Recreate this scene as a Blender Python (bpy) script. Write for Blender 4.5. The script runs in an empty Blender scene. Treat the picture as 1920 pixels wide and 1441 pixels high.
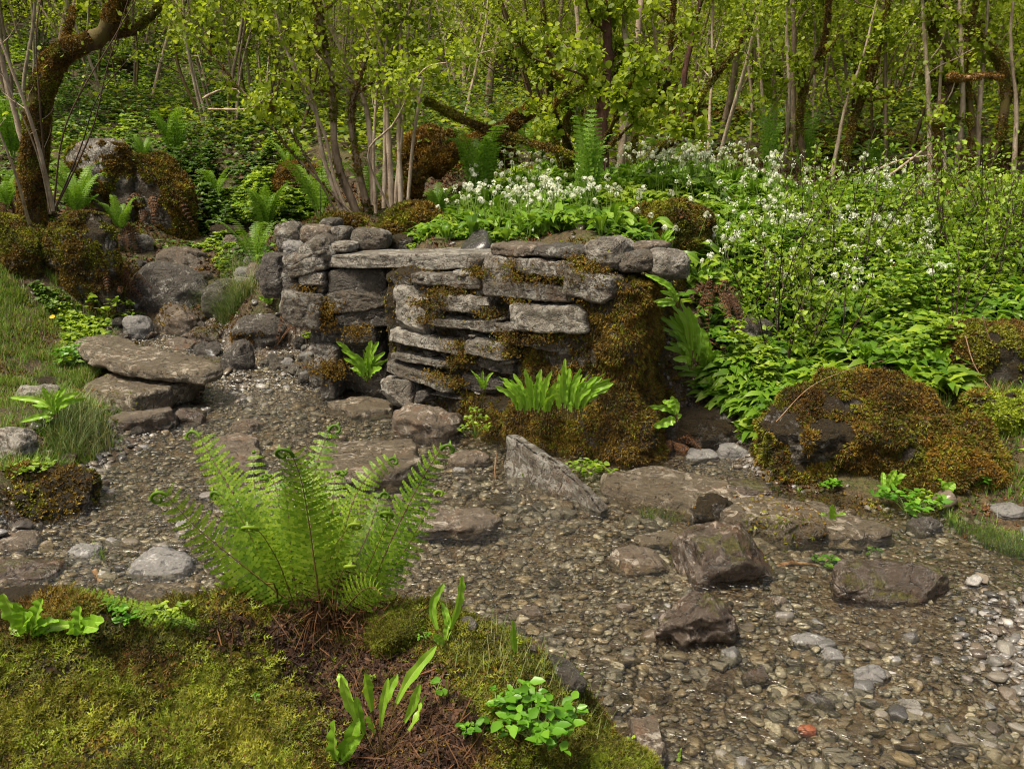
import bpy, math, random
import numpy as np
from mathutils import Vector, Matrix

# ------------------------------------------------------------------ camera, world, sun, exposure
SC = bpy.context.scene
F = 1663.0; PITCH = math.radians(14.0); CAMZ = 1.6
cd = bpy.data.cameras.new('camera'); cam = bpy.data.objects.new('camera', cd)
SC.collection.objects.link(cam); SC.camera = cam
cam.location = (0, 0, CAMZ); cam.rotation_euler = (math.pi/2 - PITCH, 0, 0)
cd.sensor_width = 36; cd.lens = 36*F/1920; cd.clip_start = 0.05; cd.clip_end = 400
SUN_EL, SUN_AZ = math.radians(64), math.radians(-125)      # azimuth clockwise from +Y: behind and left of the camera
w = bpy.data.worlds.new('World'); SC.world = w; w.use_nodes = True
nt = w.node_tree; bg = nt.nodes['Background']
sky = nt.nodes.new('ShaderNodeTexSky'); sky.sky_type = 'NISHITA'; sky.sun_disc = False
sky.sun_elevation = SUN_EL; sky.sun_rotation = SUN_AZ; sky.air_density = 1.0; sky.dust_density = 6.0; sky.ozone_density = 0.6
wt = nt.nodes.new('ShaderNodeVectorMath'); wt.operation = 'MULTIPLY'; wt.inputs[1].default_value = (1.06, .98, .84)      # thin cloud warms the sky light
nt.links.new(sky.outputs[0], wt.inputs[0]); nt.links.new(wt.outputs[0], bg.inputs[0]); bg.inputs[1].default_value = 0.125
sd = bpy.data.lights.new('sun', 'SUN'); sun = bpy.data.objects.new('sun', sd); SC.collection.objects.link(sun)
sd.energy = 4.0; sd.angle = math.radians(13); sd.color = (1.0, 0.93, 0.77)
sv = Vector((math.sin(SUN_AZ)*math.cos(SUN_EL), math.cos(SUN_AZ)*math.cos(SUN_EL), math.sin(SUN_EL)))
sun.rotation_euler = sv.to_track_quat('Z', 'Y').to_euler()
SC.view_settings.view_transform = 'Standard'; SC.view_settings.look = 'None'
SC.view_settings.exposure = 0.55; SC.view_settings.gamma = 1.0
SC.cycles.filter_width = 1.1; SC.cycles.use_denoising = True
SC.cycles.max_bounces = 5; SC.cycles.diffuse_bounces = 3; SC.cycles.glossy_bounces = 2
SC.cycles.transparent_max_bounces = 8; SC.cycles.transmission_bounces = 3

# ------------------------------------------------------------------ maths helpers
def rng(s): return np.random.default_rng(s)
def nrmz(v): return v/np.maximum(np.linalg.norm(v, axis=-1, keepdims=True), 1e-9)
_p = rng(7).permutation(256); _p = np.concatenate([_p, _p, _p])
_g = nrmz(rng(8).normal(size=(256, 3)))
def pn(P):
    P = np.asarray(P, float); I = np.floor(P).astype(int); f = P - I; I &= 255
    u = f*f*f*(f*(f*6-15)+10); out = 0
    for a in (0, 1):
        for b in (0, 1):
            for c in (0, 1):
                h = _p[_p[_p[I[..., 0]+a]+I[..., 1]+b]+I[..., 2]+c] & 255
                d = (_g[h]*(f-np.array([a, b, c]))).sum(-1)
                wgt = (u[..., 0] if a else 1-u[..., 0])*(u[..., 1] if b else 1-u[..., 1])*(u[..., 2] if c else 1-u[..., 2])
                out = out+d*wgt
    return out*1.6
def fbm(P, o=4, lac=2.1, gain=0.5):
    P = np.asarray(P, float); s = 0; a = 1
    for k in range(o): s = s+a*pn(P+k*17.3); P = P*lac; a *= gain
    return s
def n2(x, y, f, seed=0, o=3):
    x = np.asarray(x, float); y = np.asarray(y, float)
    return fbm(np.stack([x*f, y*f, np.full_like(x, seed*3.7+.5)], -1), o)
def sstep(a, b, x):
    t = np.clip((x-a)/(b-a), 0, 1); return t*t*(3-2*t)

def ray(px, py):
    sx = (px-960)/F; sy = (720.5-py)/F; c, s = math.cos(PITCH), math.sin(PITCH)
    return np.array([sx, c+sy*s, -s+sy*c])
def atY(px, py, Y):
    d = ray(px, py); t = Y/d[1]; return np.array([d[0]*t, Y, CAMZ+d[2]*t])
def atZ(px, py, z=0.0):
    d = ray(px, py); t = (z-CAMZ)/d[2]; return np.array([d[0]*t, d[1]*t, z])
def proj(P):
    P = np.asarray(P, float); c, s = math.cos(PITCH), math.sin(PITCH); z = P[..., 2]-CAMZ
    dep = P[..., 1]*c-z*s; up = P[..., 1]*s+z*c
    dep = np.where(dep < .05, .05, dep)
    return 960+F*P[..., 0]/dep, 720.5-F*up/dep, dep

# ------------------------------------------------------------------ terrain
CTRL = [atZ(*q) for q in [(250,640,.2),(440,690,.06),(600,720,-.03),(800,860,-.04),(650,850,-.04),(300,850,-.02),(150,1000,0),(900,1000,-.03),
    (1200,1000,-.03),(1500,1100,-.04),(1900,1150,-.04),(1300,1300,-.03),(1900,1400,-.03),(800,1100,-.03),(50,1100,0),(1000,850,-.02),
    (1300,860,-.02),(1600,980,-.03),(1800,1000,-.04),(2300,1400,-.02)]]
CTRL += [atY(*q) for q in [(250,600,7.6),(430,560,7.8),(340,490,8.8),(400,430,10),(50,700,6.3),(0,900,3.9),(100,620,7),(100,500,7.6),(-60,450,7.8),(0,350,9),
    (300,320,11),(300,230,13),(300,130,17),(200,0,22),(-300,300,10),(560,430,8.2),(500,520,7.2),(600,470,7.2),(480,330,11),(500,220,15),
    (700,440,7.2),(700,400,8),(900,445,6.6),(900,400,7.6),(1100,440,6.2),(1100,380,7.6),(1250,450,6.4),(1250,360,8),(1500,345,9.5),(900,300,11),(1300,260,13),(1300,180,19),(900,180,19),
    (1400,650,5.6),(1350,560,5.9),(1500,560,6.2),(1600,460,7.4),(1850,470,7),(1850,600,5.5),(1700,350,9.5),(1950,330,9.5),(1900,850,4.3),(1940,970,3.95),(2200,800,4.5),(2300,500,7),
    (1700,240,14),(1900,150,19),(2600,300,12),(1480,760,4.9),(1650,750,4.8),(950,470,5.95),(1130,470,5.55),(1230,464,5.9),(780,468,6.4),(110,755,4.95),(110,850,4.62),(30,770,4.9)]]
CTRL += [np.array(q, float) for q in [(-30,30,11),(0,32,9.0),(30,30,9.0),(-30,10,6),(30,8,5),(-10,45,14),(10,45,13),(-45,45,16),(45,45,15),
    (-8,2,.6),(8,1.5,.5),(0,0,0.0),(-2,0,.1),(2,0,0),(0,-6,.1),(-10,-10,1.2),(10,-10,1),(30,-20,3),(-30,-20,3)]]
CTRL = np.array(CTRL)
def tps_fit(C, lam=1e-3):
    n = len(C); d = np.linalg.norm(C[:, None, :2]-C[None, :, :2], axis=-1)
    K = np.where(d > 0, d*d*np.log(d+1e-12), 0)+lam*np.eye(n)
    Pm = np.c_[np.ones(n), C[:, :2]]
    A = np.zeros((n+3, n+3)); A[:n, :n] = K; A[:n, n:] = Pm; A[n:, :n] = Pm.T
    return np.linalg.solve(A, np.r_[C[:, 2], 0, 0, 0])
def tps_eval(C, W, x, y):
    x = np.asarray(x, float); y = np.asarray(y, float); out = W[-3]+W[-2]*x+W[-1]*y
    for c, wk in zip(C, W[:-3]):
        d2 = (x-c[0])**2+(y-c[1])**2
        out = out+wk*0.5*d2*np.log(d2+1e-12)
    return out
TW = tps_fit(CTRL)
SPOLY = np.array([atZ(*q)[:2] for q in [(205,618,.24),(330,600,.27),(425,640,.15),(440,682,.08),(560,675,.02),(690,722,0),(760,722,0),(900,775,0),(1150,808,0),(1215,806,0),
    (1290,800,0),(1400,840,0),(1450,925,0),(1600,955,0),(1760,975,0),(1920,1050,0),(2200,1130,0),(2700,1250,0),(2700,1700,0),(960,1900,0),(-500,1500,0),(-300,1080,0),(-20,1010,0),
    (130,930,0),(190,840,0),(250,770,.02),(390,740,.05),(400,700,.08),(300,650,.18)]])
def inpoly(x, y, P):
    c = np.zeros(np.shape(x), bool); n = len(P)
    for i in range(n):
        x1, y1 = P[i]; x2, y2 = P[(i+1) % n]
        cond = (y1 > y) != (y2 > y)
        c ^= cond & (x < (x2-x1)*(y-y1)/(y2-y1+1e-12)+x1)
    return c
def pdist(x, y, P, closed=True):
    best = np.full(np.shape(x), 1e9); n = len(P)
    for i in range(n if closed else n-1):
        a = P[i]; b = P[(i+1) % n]; ab = b-a
        t = np.clip(((x-a[0])*ab[0]+(y-a[1])*ab[1])/(ab@ab), 0, 1)
        best = np.minimum(best, np.hypot(x-a[0]-t*ab[0], y-a[1]-t*ab[1]))
    return best
def sdist(x, y):
    x = np.asarray(x, float); y = np.asarray(y, float)
    d = pdist(x, y, SPOLY); return np.where(inpoly(x, y, SPOLY), d, -d)
def level(x, y):        # water level
    y = np.asarray(y, float)
    return 0.10*sstep(6.15, 6.5, y)+0.15*sstep(6.7, 7.3, y)
def H(x, y):
    x = np.asarray(x, float); y = np.asarray(y, float)
    z = tps_eval(CTRL, TW, x, y)
    far = sstep(8, 14, y); z = z+n2(x, y, .9, 3)*(.05+.14*far)+n2(x, y, 3.5, 5)*.03
    z = np.clip(z, -.3, 20)
    s = sstep(-.18, .14, sdist(x, y)+n2(x, y, 2.2, 9)*.07)
    shallow = n2(x, y, .9, 12, 2)
    bed = level(x, y)-.046+shallow*.045+n2(x, y, 6, 6, 2)*.008+.034*sstep(.38, .0, sdist(x, y))+.03*np.exp(-((x-1.7)**2/.5+(y-2.6)**2/.35))+.028*np.exp(-((x+1.6)**2/.5+(y-4.1)**2/.3))
    z = np.maximum(z, level(x, y)+.0) if False else z
    return z*(1-s)+bed*s
def onG(px, py, t0=.8, t1=60):
    d = ray(px, py); t = np.geomspace(t0, t1, 700)
    X = d[0]*t; Y = d[1]*t; Z = CAMZ+d[2]*t; h = H(X, Y); k = np.nonzero(Z < h)[0]
    if len(k) == 0: return np.array([X[-1], Y[-1], h[-1]])
    k = k[0]
    if k == 0: return np.array([X[0], Y[0], h[0]])
    a = (Z[k-1]-h[k-1]); b = (h[k]-Z[k]); f = a/(a+b+1e-9); tt = t[k-1]+(t[k]-t[k-1])*f
    return np.array([d[0]*tt, d[1]*tt, CAMZ+d[2]*tt])
def Hn(x, y, e=.03):
    n = np.stack([-(H(x+e, y)-H(x-e, y))/(2*e), -(H(x, y+e)-H(x, y-e))/(2*e), np.ones_like(x)], -1)
    return nrmz(n)

# ------------------------------------------------------------------ mesh helpers
class Geo:
    def __init__(s): s.V = []; s.Fc = []; s.n = 0
    def add(s, V, Fc, m=0):
        V = np.asarray(V, np.float32).reshape(-1, 3); Fc = np.asarray(Fc, np.int32)
        if len(V) == 0: return s
        s.V.append(V); s.Fc.append((Fc+s.n, m)); s.n += len(V); return s
    def merge(s, g):
        for V in g.V: s.V.append(V)
        for f, m in g.Fc: s.Fc.append((f+s.n, m))
        s.n += g.n; return s
    def verts(s): return np.concatenate(s.V) if s.V else np.zeros((0, 3), np.float32)
    def tris(s):
        o = []
        for f, m in s.Fc:
            if f.shape[1] == 3: o.append(f)
            else: o += [f[:, [0, 1, 2]], f[:, [0, 2, 3]]]
        return np.concatenate(o)
    def mesh(s, name, mats, smooth=True):
        me = bpy.data.meshes.new(name); V = s.verts(); me.vertices.add(len(V)); me.vertices.foreach_set('co', V.ravel())
        li = np.concatenate([f.ravel() for f, m in s.Fc]); cnt = np.concatenate([np.full(len(f), f.shape[1], np.int32) for f, m in s.Fc])
        mi = np.concatenate([np.full(len(f), m, np.int32) for f, m in s.Fc])
        me.loops.add(len(li)); me.loops.foreach_set('vertex_index', li.astype(np.int32))
        me.polygons.add(len(cnt)); me.polygons.foreach_set('loop_start', np.concatenate([[0], np.cumsum(cnt)[:-1]]).astype(np.int32))
        me.polygons.foreach_set('loop_total', cnt)
        for m in (mats if isinstance(mats, (list, tuple)) else [mats]): me.materials.append(m)
        me.polygons.foreach_set('material_index', mi)
        me.polygons.foreach_set('use_smooth', np.full(len(cnt), smooth))
        me.update(calc_edges=True); return me
    def obj(s, name, mats, parent=None, loc=None, smooth=True):
        V0 = None
        if loc is not None:
            loc = np.asarray(loc, np.float32)
            for i in range(len(s.V)): s.V[i] = s.V[i]-loc
        o = bpy.data.objects.new(name, s.mesh(name, mats, smooth)); SC.collection.objects.link(o)
        if parent is not None:
            o.parent = parent
        if loc is not None: o.location = loc
        return o
def tag(o, label=None, cat=None, group=None, kind=None):
    if label: o['label'] = label
    if cat: o['category'] = cat
    if group: o['group'] = group
    if kind: o['kind'] = kind
    return o
def empty(name, loc=(0, 0, 0)):
    o = bpy.data.objects.new(name, None); SC.collection.objects.link(o); o.location = loc; o.empty_display_size = .1; return o
def dup(o, loc, rz=0, sc=1, label=None, group=None, tilt=(0, 0)):
    def cp(q, par):
        c = q.copy(); SC.collection.objects.link(c); c.parent = par
        for ch in list(q.children): cp(ch, c)
        return c
    r = cp(o, None); r.location = loc; r.rotation_euler = (tilt[0], tilt[1], rz); r.scale = (sc, sc, sc) if np.isscalar(sc) else sc
    if label: r['label'] = label
    if group: r['group'] = group
    return r
def basis(Z, R, spin=None):
    Z = nrmz(Z); a = R.normal(size=Z.shape); X = nrmz(np.cross(a, Z)); Y = np.cross(Z, X); return X, Y, Z
def inst(tv, tf, pos, X, Y, Z, sc):
    tv = np.asarray(tv, float); n = len(pos); sc = np.asarray(sc, float)
    if sc.ndim == 1: sc = np.stack([sc]*3, -1)
    V = pos[:, None, :]+tv[None, :, 0:1]*(X*sc[:, 0:1])[:, None]+tv[None, :, 1:2]*(Y*sc[:, 1:2])[:, None]+tv[None, :, 2:3]*(Z*sc[:, 2:3])[:, None]
    Fc = (np.asarray(tf)[None]+(np.arange(n)*len(tv))[:, None, None]).reshape(-1, len(tf[0]))
    return V.reshape(-1, 3), Fc
def grid(nu, nv):
    i, j = np.meshgrid(np.arange(nu-1), np.arange(nv-1), indexing='ij'); a = (i*nv+j).ravel()
    return np.stack([a, a+nv, a+nv+1, a+1], -1)
_cs = {}
def cubesphere(n):
    if n in _cs: return _cs[n]
    idx = {}; V = []; Fc = []
    def vid(p):
        k = tuple(p)
        if k not in idx: idx[k] = len(V); V.append(p)
        return idx[k]
    for ax in range(3):
        for s in (0, n):
            for i in range(n):
                for j in range(n):
                    q = []
                    for a, b in ((0, 0), (1, 0), (1, 1), (0, 1)):
                        p = [0, 0, 0]; p[ax] = s; p[(ax+1) % 3] = i+a; p[(ax+2) % 3] = j+b; q.append(vid(p))
                    Fc.append(q if s else q[::-1])
    V = np.array(V, float)/n*2-1; V = np.tan(V*math.pi/4*.9)/math.tan(math.pi/4*.9)
    _cs[n] = (V, np.array(Fc)); return _cs[n]
def rockgeo(dims, seed, k=4.0, cuts=7, rough=.06, strata=.0, n=18, cutd=(.62, .95)):
    """a stone of full dims centred on the origin"""
    V, Fc = cubesphere(n); R = rng(seed); V = V.copy()
    L = (np.abs(V)**k).sum(-1)**(1/k); P = V/L[:, None]
    for i in range(cuts):
        nn = nrmz(R.normal(size=3)*np.array([1, 1, .8])); d = R.uniform(*cutd)*(1 if k < 3 else 1.18)
        e = np.maximum(P@nn-d, 0); P = P-e[:, None]*nn*.92
    h = np.array(dims)/2; s = float(np.mean(sorted(dims)[:2])); off = R.uniform(0, 50, 3)
    Q = P*h; N = nrmz(P/h)
    Q = Q+N*(fbm(Q/s*1.6+off, 5)*rough*s)[:, None]
    Q = Q+N*(-np.abs(fbm(Q/s*3.2+off+9, 4))*rough*.8*s)[:, None]+N*(fbm(Q/s*7+off+3, 3)*rough*.22*s)[:, None]
    if strata: 
        st = pn(np.stack([Q[:, 0]*1.2/s+off[0], Q[:, 1]*1.2/s, Q[:, 2]*9/s+off[2]], -1)); lat = N*np.array([1, 1, 0])
        Q = Q+lat*(st*strata*s)[:, None]
    Q = (Q-(Q.max(0)+Q.min(0))/2)*(np.array(dims)/np.ptp(Q, axis=0))
    return Q, Fc
def rotm(rx=0, ry=0, rz=0):
    return np.array(Matrix.Rotation(rz, 3, 'Z') @ Matrix.Rotation(ry, 3, 'Y') @ Matrix.Rotation(rx, 3, 'X'))
def tube(g, P, r, sides=6, m=0, cap=False, seed=None, lump=0):
    P = np.asarray(P, float); n = len(P); r = np.broadcast_to(np.asarray(r, float), (n,))
    T = nrmz(np.gradient(P, axis=0)); ref = np.array([0.13, .9, .21]) if abs(T[0, 1]) < .8 else np.array([.9, .1, .2])
    X = nrmz(np.cross(T, ref)); Y = np.cross(T, X); a = np.linspace(0, 2*math.pi, sides, endpoint=False)
    D = X[:, None]*np.cos(a)[None, :, None]+Y[:, None]*np.sin(a)[None, :, None]
    V = P[:, None]+D*r[:, None, None]
    if lump: V = V+D*(fbm(V*lump[0]+(seed or 0), 4)*lump[1])[..., None]*r[:, None, None]
    i, j = np.meshgrid(np.arange(n-1), np.arange(sides), indexing='ij'); j2 = (j+1) % sides
    Fc = np.stack([i*sides+j, i*sides+j2, (i+1)*sides+j2, (i+1)*sides+j], -1).reshape(-1, 4)
    g.add(V.reshape(-1, 3), Fc, m)
    if cap:
        g.add(np.r_[V[-1], P[-1:]+T[-1:]*r[-1]*.5], np.array([[q, (q+1) % sides, sides] for q in range(sides)]), m)
        g.add(np.r_[V[0], P[:1]-T[:1]*r[0]*.5], np.array([[(q+1) % sides, q, sides] for q in range(sides)]), m)
    return g
def spline(pts, n):
    P = np.asarray(pts, float)
    if len(P) == 2: return P[0]+(P[1]-P[0])*np.linspace(0, 1, n)[:, None]
    Q = np.r_[[2*P[0]-P[1]], P, [2*P[-1]-P[-2]]]; t = np.linspace(0, len(P)-1-1e-6, n); i = t.astype(int); f = (t-i)[:, None]
    a, b, c, d = Q[i], Q[i+1], Q[i+2], Q[i+3]
    return .5*(2*b+(c-a)*f+(2*a-5*b+4*c-d)*f**2+(3*b-a-3*c+d)*f**3)
def sample_surface(V, T, n, R, wfun=None):
    A, B, C = V[T[:, 0]], V[T[:, 1]], V[T[:, 2]]; N = np.cross(B-A, C-A); ar = np.linalg.norm(N, axis=1)/2
    wgt = ar.copy()
    if wfun is not None: wgt = wgt*np.maximum(wfun((A+B+C)/3, N/np.maximum(ar[:, None]*2, 1e-12)), 0)
    if wgt.sum() <= 0: return np.zeros((0, 3)), np.zeros((0, 3))
    k = R.choice(len(T), n, p=wgt/wgt.sum()); u = R.random(n); v = R.random(n); f = u+v > 1; u[f] = 1-u[f]; v[f] = 1-v[f]
    P = A[k]+(B-A)[k]*u[:, None]+(C-A)[k]*v[:, None]
    return P, nrmz(N[k])

# ------------------------------------------------------------------ materials
class N:
    def __init__(s, name):
        s.m = bpy.data.materials.new(name); s.m.use_nodes = True; s.t = s.m.node_tree; s.t.nodes.clear()
        s.out = s.t.nodes.new('ShaderNodeOutputMaterial')
    def put(s, inp, v):
        if isinstance(v, bpy.types.NodeSocket): s.t.links.new(v, inp)
        elif v is not None: inp.default_value = v
    def a(s, typ, ins=None, **kw):
        n = s.t.nodes.new('ShaderNode'+typ)
        for k, v in kw.items(): setattr(n, k, v)
        for k, v in (ins or {}).items(): s.put(n.inputs[k], v)
        return n
    def coord(s, mode='Object', per=True):
        c = s.a('TexCoord').outputs[mode]
        if not per: return c
        oi = s.a('ObjectInfo').outputs['Random']
        sc = s.a('VectorMath', {0: (37., 91., 53.)}, operation='SCALE'); s.put(sc.inputs['Scale'], oi)
        return s.a('VectorMath', {0: c, 1: sc.outputs[0]}, operation='ADD').outputs[0]
    def stretch(s, c, v): return s.a('VectorMath', {0: c, 1: v}, operation='MULTIPLY').outputs[0]
    def noise(s, c, sc, det=6, rough=.6, dist=0.):
        return s.a('TexNoise', {'Vector': c, 'Scale': sc, 'Detail': det, 'Roughness': rough, 'Distortion': dist}).outputs['Fac']
    def vor(s, c, sc, feature='F1', out='Distance', rnd=1.):
        return s.a('TexVoronoi', {'Vector': c, 'Scale': sc, 'Randomness': rnd}, feature=feature).outputs[out]
    def ramp(s, f, st, interp='LINEAR'):
        r = s.a('ValToRGB', {'Fac': f}); e = r.color_ramp.elements; r.color_ramp.interpolation = interp
        while len(e) < len(st): e.new(.5)
        for q, (p, c) in zip(e, st): q.position = p; q.color = (*c, 1) if len(c) == 3 else c
        return r.outputs[0]
    def mr(s, f, a, b, c=0., d=1.): return s.a('MapRange', {0: f, 1: a, 2: b, 3: c, 4: d}).outputs[0]
    def math(s, op, a, b=None): return s.a('Math', {0: a, 1: b}, operation=op).outputs[0]
    def mix(s, f, a, b, bl='MIX'):
        n = s.a('Mix', data_type='RGBA', blend_type=bl)
        for k, v in ((0, f), (6, a), (7, b)):
            if isinstance(v, tuple) and len(v) == 3: v = (*v, 1)
            s.put(n.inputs[k], v)
        return n.outputs[2]
    def bump(s, h, st, dist=.02, nrm=None): 
        return s.a('Bump', {'Height': h, 'Strength': st, 'Distance': dist, **({'Normal': nrm} if nrm else {})}).outputs[0]
    def bsdf(s, col, rough=.8, nrm=None, spec=.4, **kw):
        b = s.a('BsdfPrincipled', {'Roughness': rough, 'Specular IOR Level': spec})
        s.put(b.inputs['Base Color'], (*col, 1) if isinstance(col, tuple) and len(col) == 3 else col)
        if nrm: s.put(b.inputs['Normal'], nrm)
        for k, v in kw.items(): s.put(b.inputs[k.replace('_', ' ')], v)
        return b.outputs[0]
    def done(s, sh): s.t.links.new(sh, s.out.inputs['Surface']); return s.m

def rock_mat(name, dark, base, light, lichen=(.42, .41, .37), lamt=.5, scale=6., moss=0., mosscol=(.09, .07, .012), rough=.75, bump=.6, rust=0., wet=0.):
    n = N(name); c = n.coord()
    wc = n.mix(.08, c, n.a('TexNoise', {'Vector': c, 'Scale': 5., 'Detail': 3.}).outputs['Color'], 'ADD')
    a = n.noise(wc, scale, 10, .72, .4); fine = n.noise(c, scale*6, 6, .75, .3); pit = n.noise(wc, scale*3., 8, .75, .8)
    af = n.math('ADD', n.math('MULTIPLY', a, .62), n.math('MULTIPLY', fine, .38))
    col = n.ramp(af, [(.34, dark), (.46, base), (.56, base), (.66, light)])
    big = n.noise(c, scale*.4, 3); dk = tuple(x*.3 for x in dark)
    col = n.mix(n.math('MULTIPLY', n.mr(pit, .47, .38, 0, 1), .85), col, dk)
    cr = n.mr(n.vor(n.stretch(wc, (1, 1, 2.2)), scale*.9, 'DISTANCE_TO_EDGE'), .0, .05, 1., 0.); cr = n.math('MULTIPLY', cr, n.mr(a, .5, .62)); col = n.mix(n.math('MULTIPLY', cr, .7), col, dk)
    lm = n.math('MULTIPLY', n.mr(n.noise(wc, scale*2.1, 10, .75, 1.), .60-.16*lamt, .65-.16*lamt), n.mr(big, .42, .54))
    col = n.mix(n.math('MULTIPLY', lm, .8), col, lichen)
    v = n.mr(n.noise(c, scale*12, 4, .8), .58, .64); col = n.mix(n.math('MULTIPLY', v, .6*lamt), col, tuple(min(1, x*1.25) for x in lichen))
    if rust: col = n.mix(n.math('MULTIPLY', n.mr(n.noise(c, scale*.8, 6, .6, 1.), .55, .68), rust), col, (.2, .085, .03))
    hh = n.math('ADD', n.math('MULTIPLY', a, 1.6), n.math('ADD', n.math('MULTIPLY', pit, 1.0), n.math('ADD', n.math('MULTIPLY', fine, .5), n.math('MULTIPLY', cr, -.5))))
    if moss:
        up = n.a('SeparateXYZ', {0: n.a('NewGeometry').outputs['Normal']}).outputs[2]
        mm = n.math('ADD', n.math('MULTIPLY', up, .12), n.noise(c, scale*1.1, 8, .65, .4)); mk = n.mr(mm, .66-.22*moss, .74-.22*moss)
        fz = n.noise(c, 70., 5, .8); mc = n.ramp(fz, [(.35, tuple(x*.25 for x in mosscol)), (.5, mosscol), (.65, tuple(x*1.8 for x in mosscol))])
        col = n.mix(mk, col, mc); hh = n.math('ADD', hh, n.math('MULTIPLY', n.math('MULTIPLY', fz, mk), 1.2))
    nb = n.bump(hh, bump, .05)
    rr = n.mr(pit, .4, .6, rough-.15, rough+.1)
    return n.done(n.bsdf(col, rr, nb, .35 if rough > .6 else .5))

M = {}
M['wallrock'] = rock_mat('limestone lichen', (.036, .029, .022), (.14, .118, .09), (.28, .25, .205), lamt=.7, scale=9, rust=.3, bump=1.)
M['palerock'] = rock_mat('pale limestone', (.05, .042, .032), (.19, .168, .135), (.36, .33, .275), lichen=(.52, .49, .43), lamt=.9, scale=9, bump=1., rust=.15)
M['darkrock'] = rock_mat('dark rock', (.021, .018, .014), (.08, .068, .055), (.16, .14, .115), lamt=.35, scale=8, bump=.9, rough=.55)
M['brownrock'] = rock_mat('brown rock', (.026, .019, .012), (.095, .072, .049), (.185, .15, .108), lichen=(.36, .32, .27), lamt=.4, scale=9, rough=.5, rust=.3, bump=.6)
M['wetrock'] = rock_mat('wet brown rock', (.012, .009, .006), (.048, .034, .023), (.13, .098, .07), lichen=(.3, .25, .21), lamt=.3, scale=6, rough=.35, rust=.2, moss=.2, mosscol=(.05, .045, .01), bump=.5)
M['slabrock'] = rock_mat('flat brown slab', (.030, .023, .014), (.095, .074, .046), (.2, .162, .11), lichen=(.4, .35, .28), lamt=.5, scale=8, rough=.42, rust=.15, bump=.7)
M['greyrock'] = rock_mat('grey rock', (.05, .048, .045), (.16, .153, .145), (.28, .27, .26), lichen=(.4, .4, .38), lamt=.3, scale=9, rough=.6, bump=.5)
M['mossrock'] = rock_mat('mossy rock', (.025, .02, .014), (.085, .072, .055), (.2, .18, .15), lichen=(.4, .38, .35), lamt=.6, scale=8, moss=1.0, mosscol=(.045, .03, .009), bump=1.)

def leafmat(name, c1, c2, c3, trans=.35, rough=.5, scale=1.5, dead=None, rw=.6):
    n = N(name); r = n.a('NewGeometry').outputs['Random Per Island']; c = n.coord(per=True)
    f = n.math('ADD', n.math('MULTIPLY', r, rw), n.math('MULTIPLY', n.mr(n.noise(c, scale, 4), .3, .7), 1.0-rw))
    col = n.ramp(f, [(.2, c1), (.5, c2), (.85, c3)])
    if dead: col = n.mix(n.mr(n.math('FRACT', n.math('MULTIPLY', r, 7.31)), 1-dead[0], 1-dead[0]+.01), col, dead[1])
    b = n.bsdf(col, rough, None, .35); t = n.a('BsdfTranslucent', {'Color': n.mix(1., col, (1.0, 1.0, .55), 'MULTIPLY')}).outputs[0]
    return n.done(n.a('MixShader', {0: trans, 1: b, 2: t}).outputs[0])
M['hazel'] = leafmat('hazel leaf', (.14, .20, .016), (.28, .37, .028), (.43, .51, .05), .58)
M['farleaf'] = leafmat('far leaf', (.10, .15, .012), (.22, .29, .022), (.38, .45, .04), .58, scale=.3)
M['garlic'] = leafmat('garlic leaf', (.06, .14, .012), (.12, .24, .018), (.23, .37, .035), .38, .35)
M['herb'] = leafmat('herb leaf', (.10, .18, .014), (.20, .31, .022), (.34, .46, .042), .42)
M['bramble'] = leafmat('bramble leaf', (.03, .068, .01), (.07, .14, .016), (.14, .23, .028), .35, dead=(.06, (.12, .07, .025)))
M['fern'] = leafmat('fern leaf', (.08, .18, .016), (.15, .29, .025), (.24, .40, .045), .4)
M['fernbig'] = leafmat('bright fern leaf', (.08, .17, .011), (.17, .29, .018), (.30, .42, .04), .4)
M['tongue'] = leafmat('strap fern leaf', (.13, .27, .02), (.20, .38, .03), (.28, .46, .045), .35, .32)
M['rib'] = leafmat('leaf rib', (.26, .36, .06), (.32, .44, .08), (.36, .5, .1), .25, .4)
M['rosette'] = leafmat('rosette leaf', (.06, .18, .012), (.11, .27, .018), (.18, .37, .032), .38, .35)
M['grass'] = leafmat('grass blade', (.07, .16, .015), (.13, .25, .022), (.27, .35, .05), .35, .5, dead=(.16, (.28, .2, .09)))
M['sedge'] = leafmat('sedge blade', (.07, .13, .03), (.13, .19, .05), (.3, .27, .12), .3, .5)
M['white'] = leafmat('white petal', (.62, .66, .55), (.74, .77, .68), (.8, .82, .76), .3, .6)
M['yellow'] = leafmat('yellow petal', (.7, .42, .02), (.8, .5, .02), (.8, .55, .05), .2, .6)
M['deadfern'] = leafmat('dead frond', (.028, .014, .009), (.09, .042, .018), (.24, .115, .045), .15, .8)
M['litter'] = leafmat('leaf litter', (.022, .011, .007), (.06, .028, .016), (.16, .085, .045), .1, .8)
M['moss_green'] = leafmat('green moss', (.034, .040, .005), (.13, .138, .011), (.31, .32, .028), .25, .8, scale=5., dead=(.12, (.10, .045, .012)), rw=.4)
M['moss_bright'] = leafmat('bright moss', (.12, .17, .012), (.22, .29, .02), (.34, .40, .035), .3, .8, scale=6., rw=.4)
M['moss_brown'] = leafmat('olive brown moss', (.032, .020, .005), (.12, .078, .011), (.28, .19, .025), .2, .85, scale=5., dead=(.1, (.14, .055, .015)), rw=.4)
M['moss_orange'] = leafmat('orange moss', (.07, .036, .007), (.17, .09, .012), (.30, .18, .022), .2, .85, scale=5., rw=.4)
M['fernstem'] = leafmat('fern stem', (.06, .04, .012), (.11, .08, .02), (.16, .13, .03), .05, .6)
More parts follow.
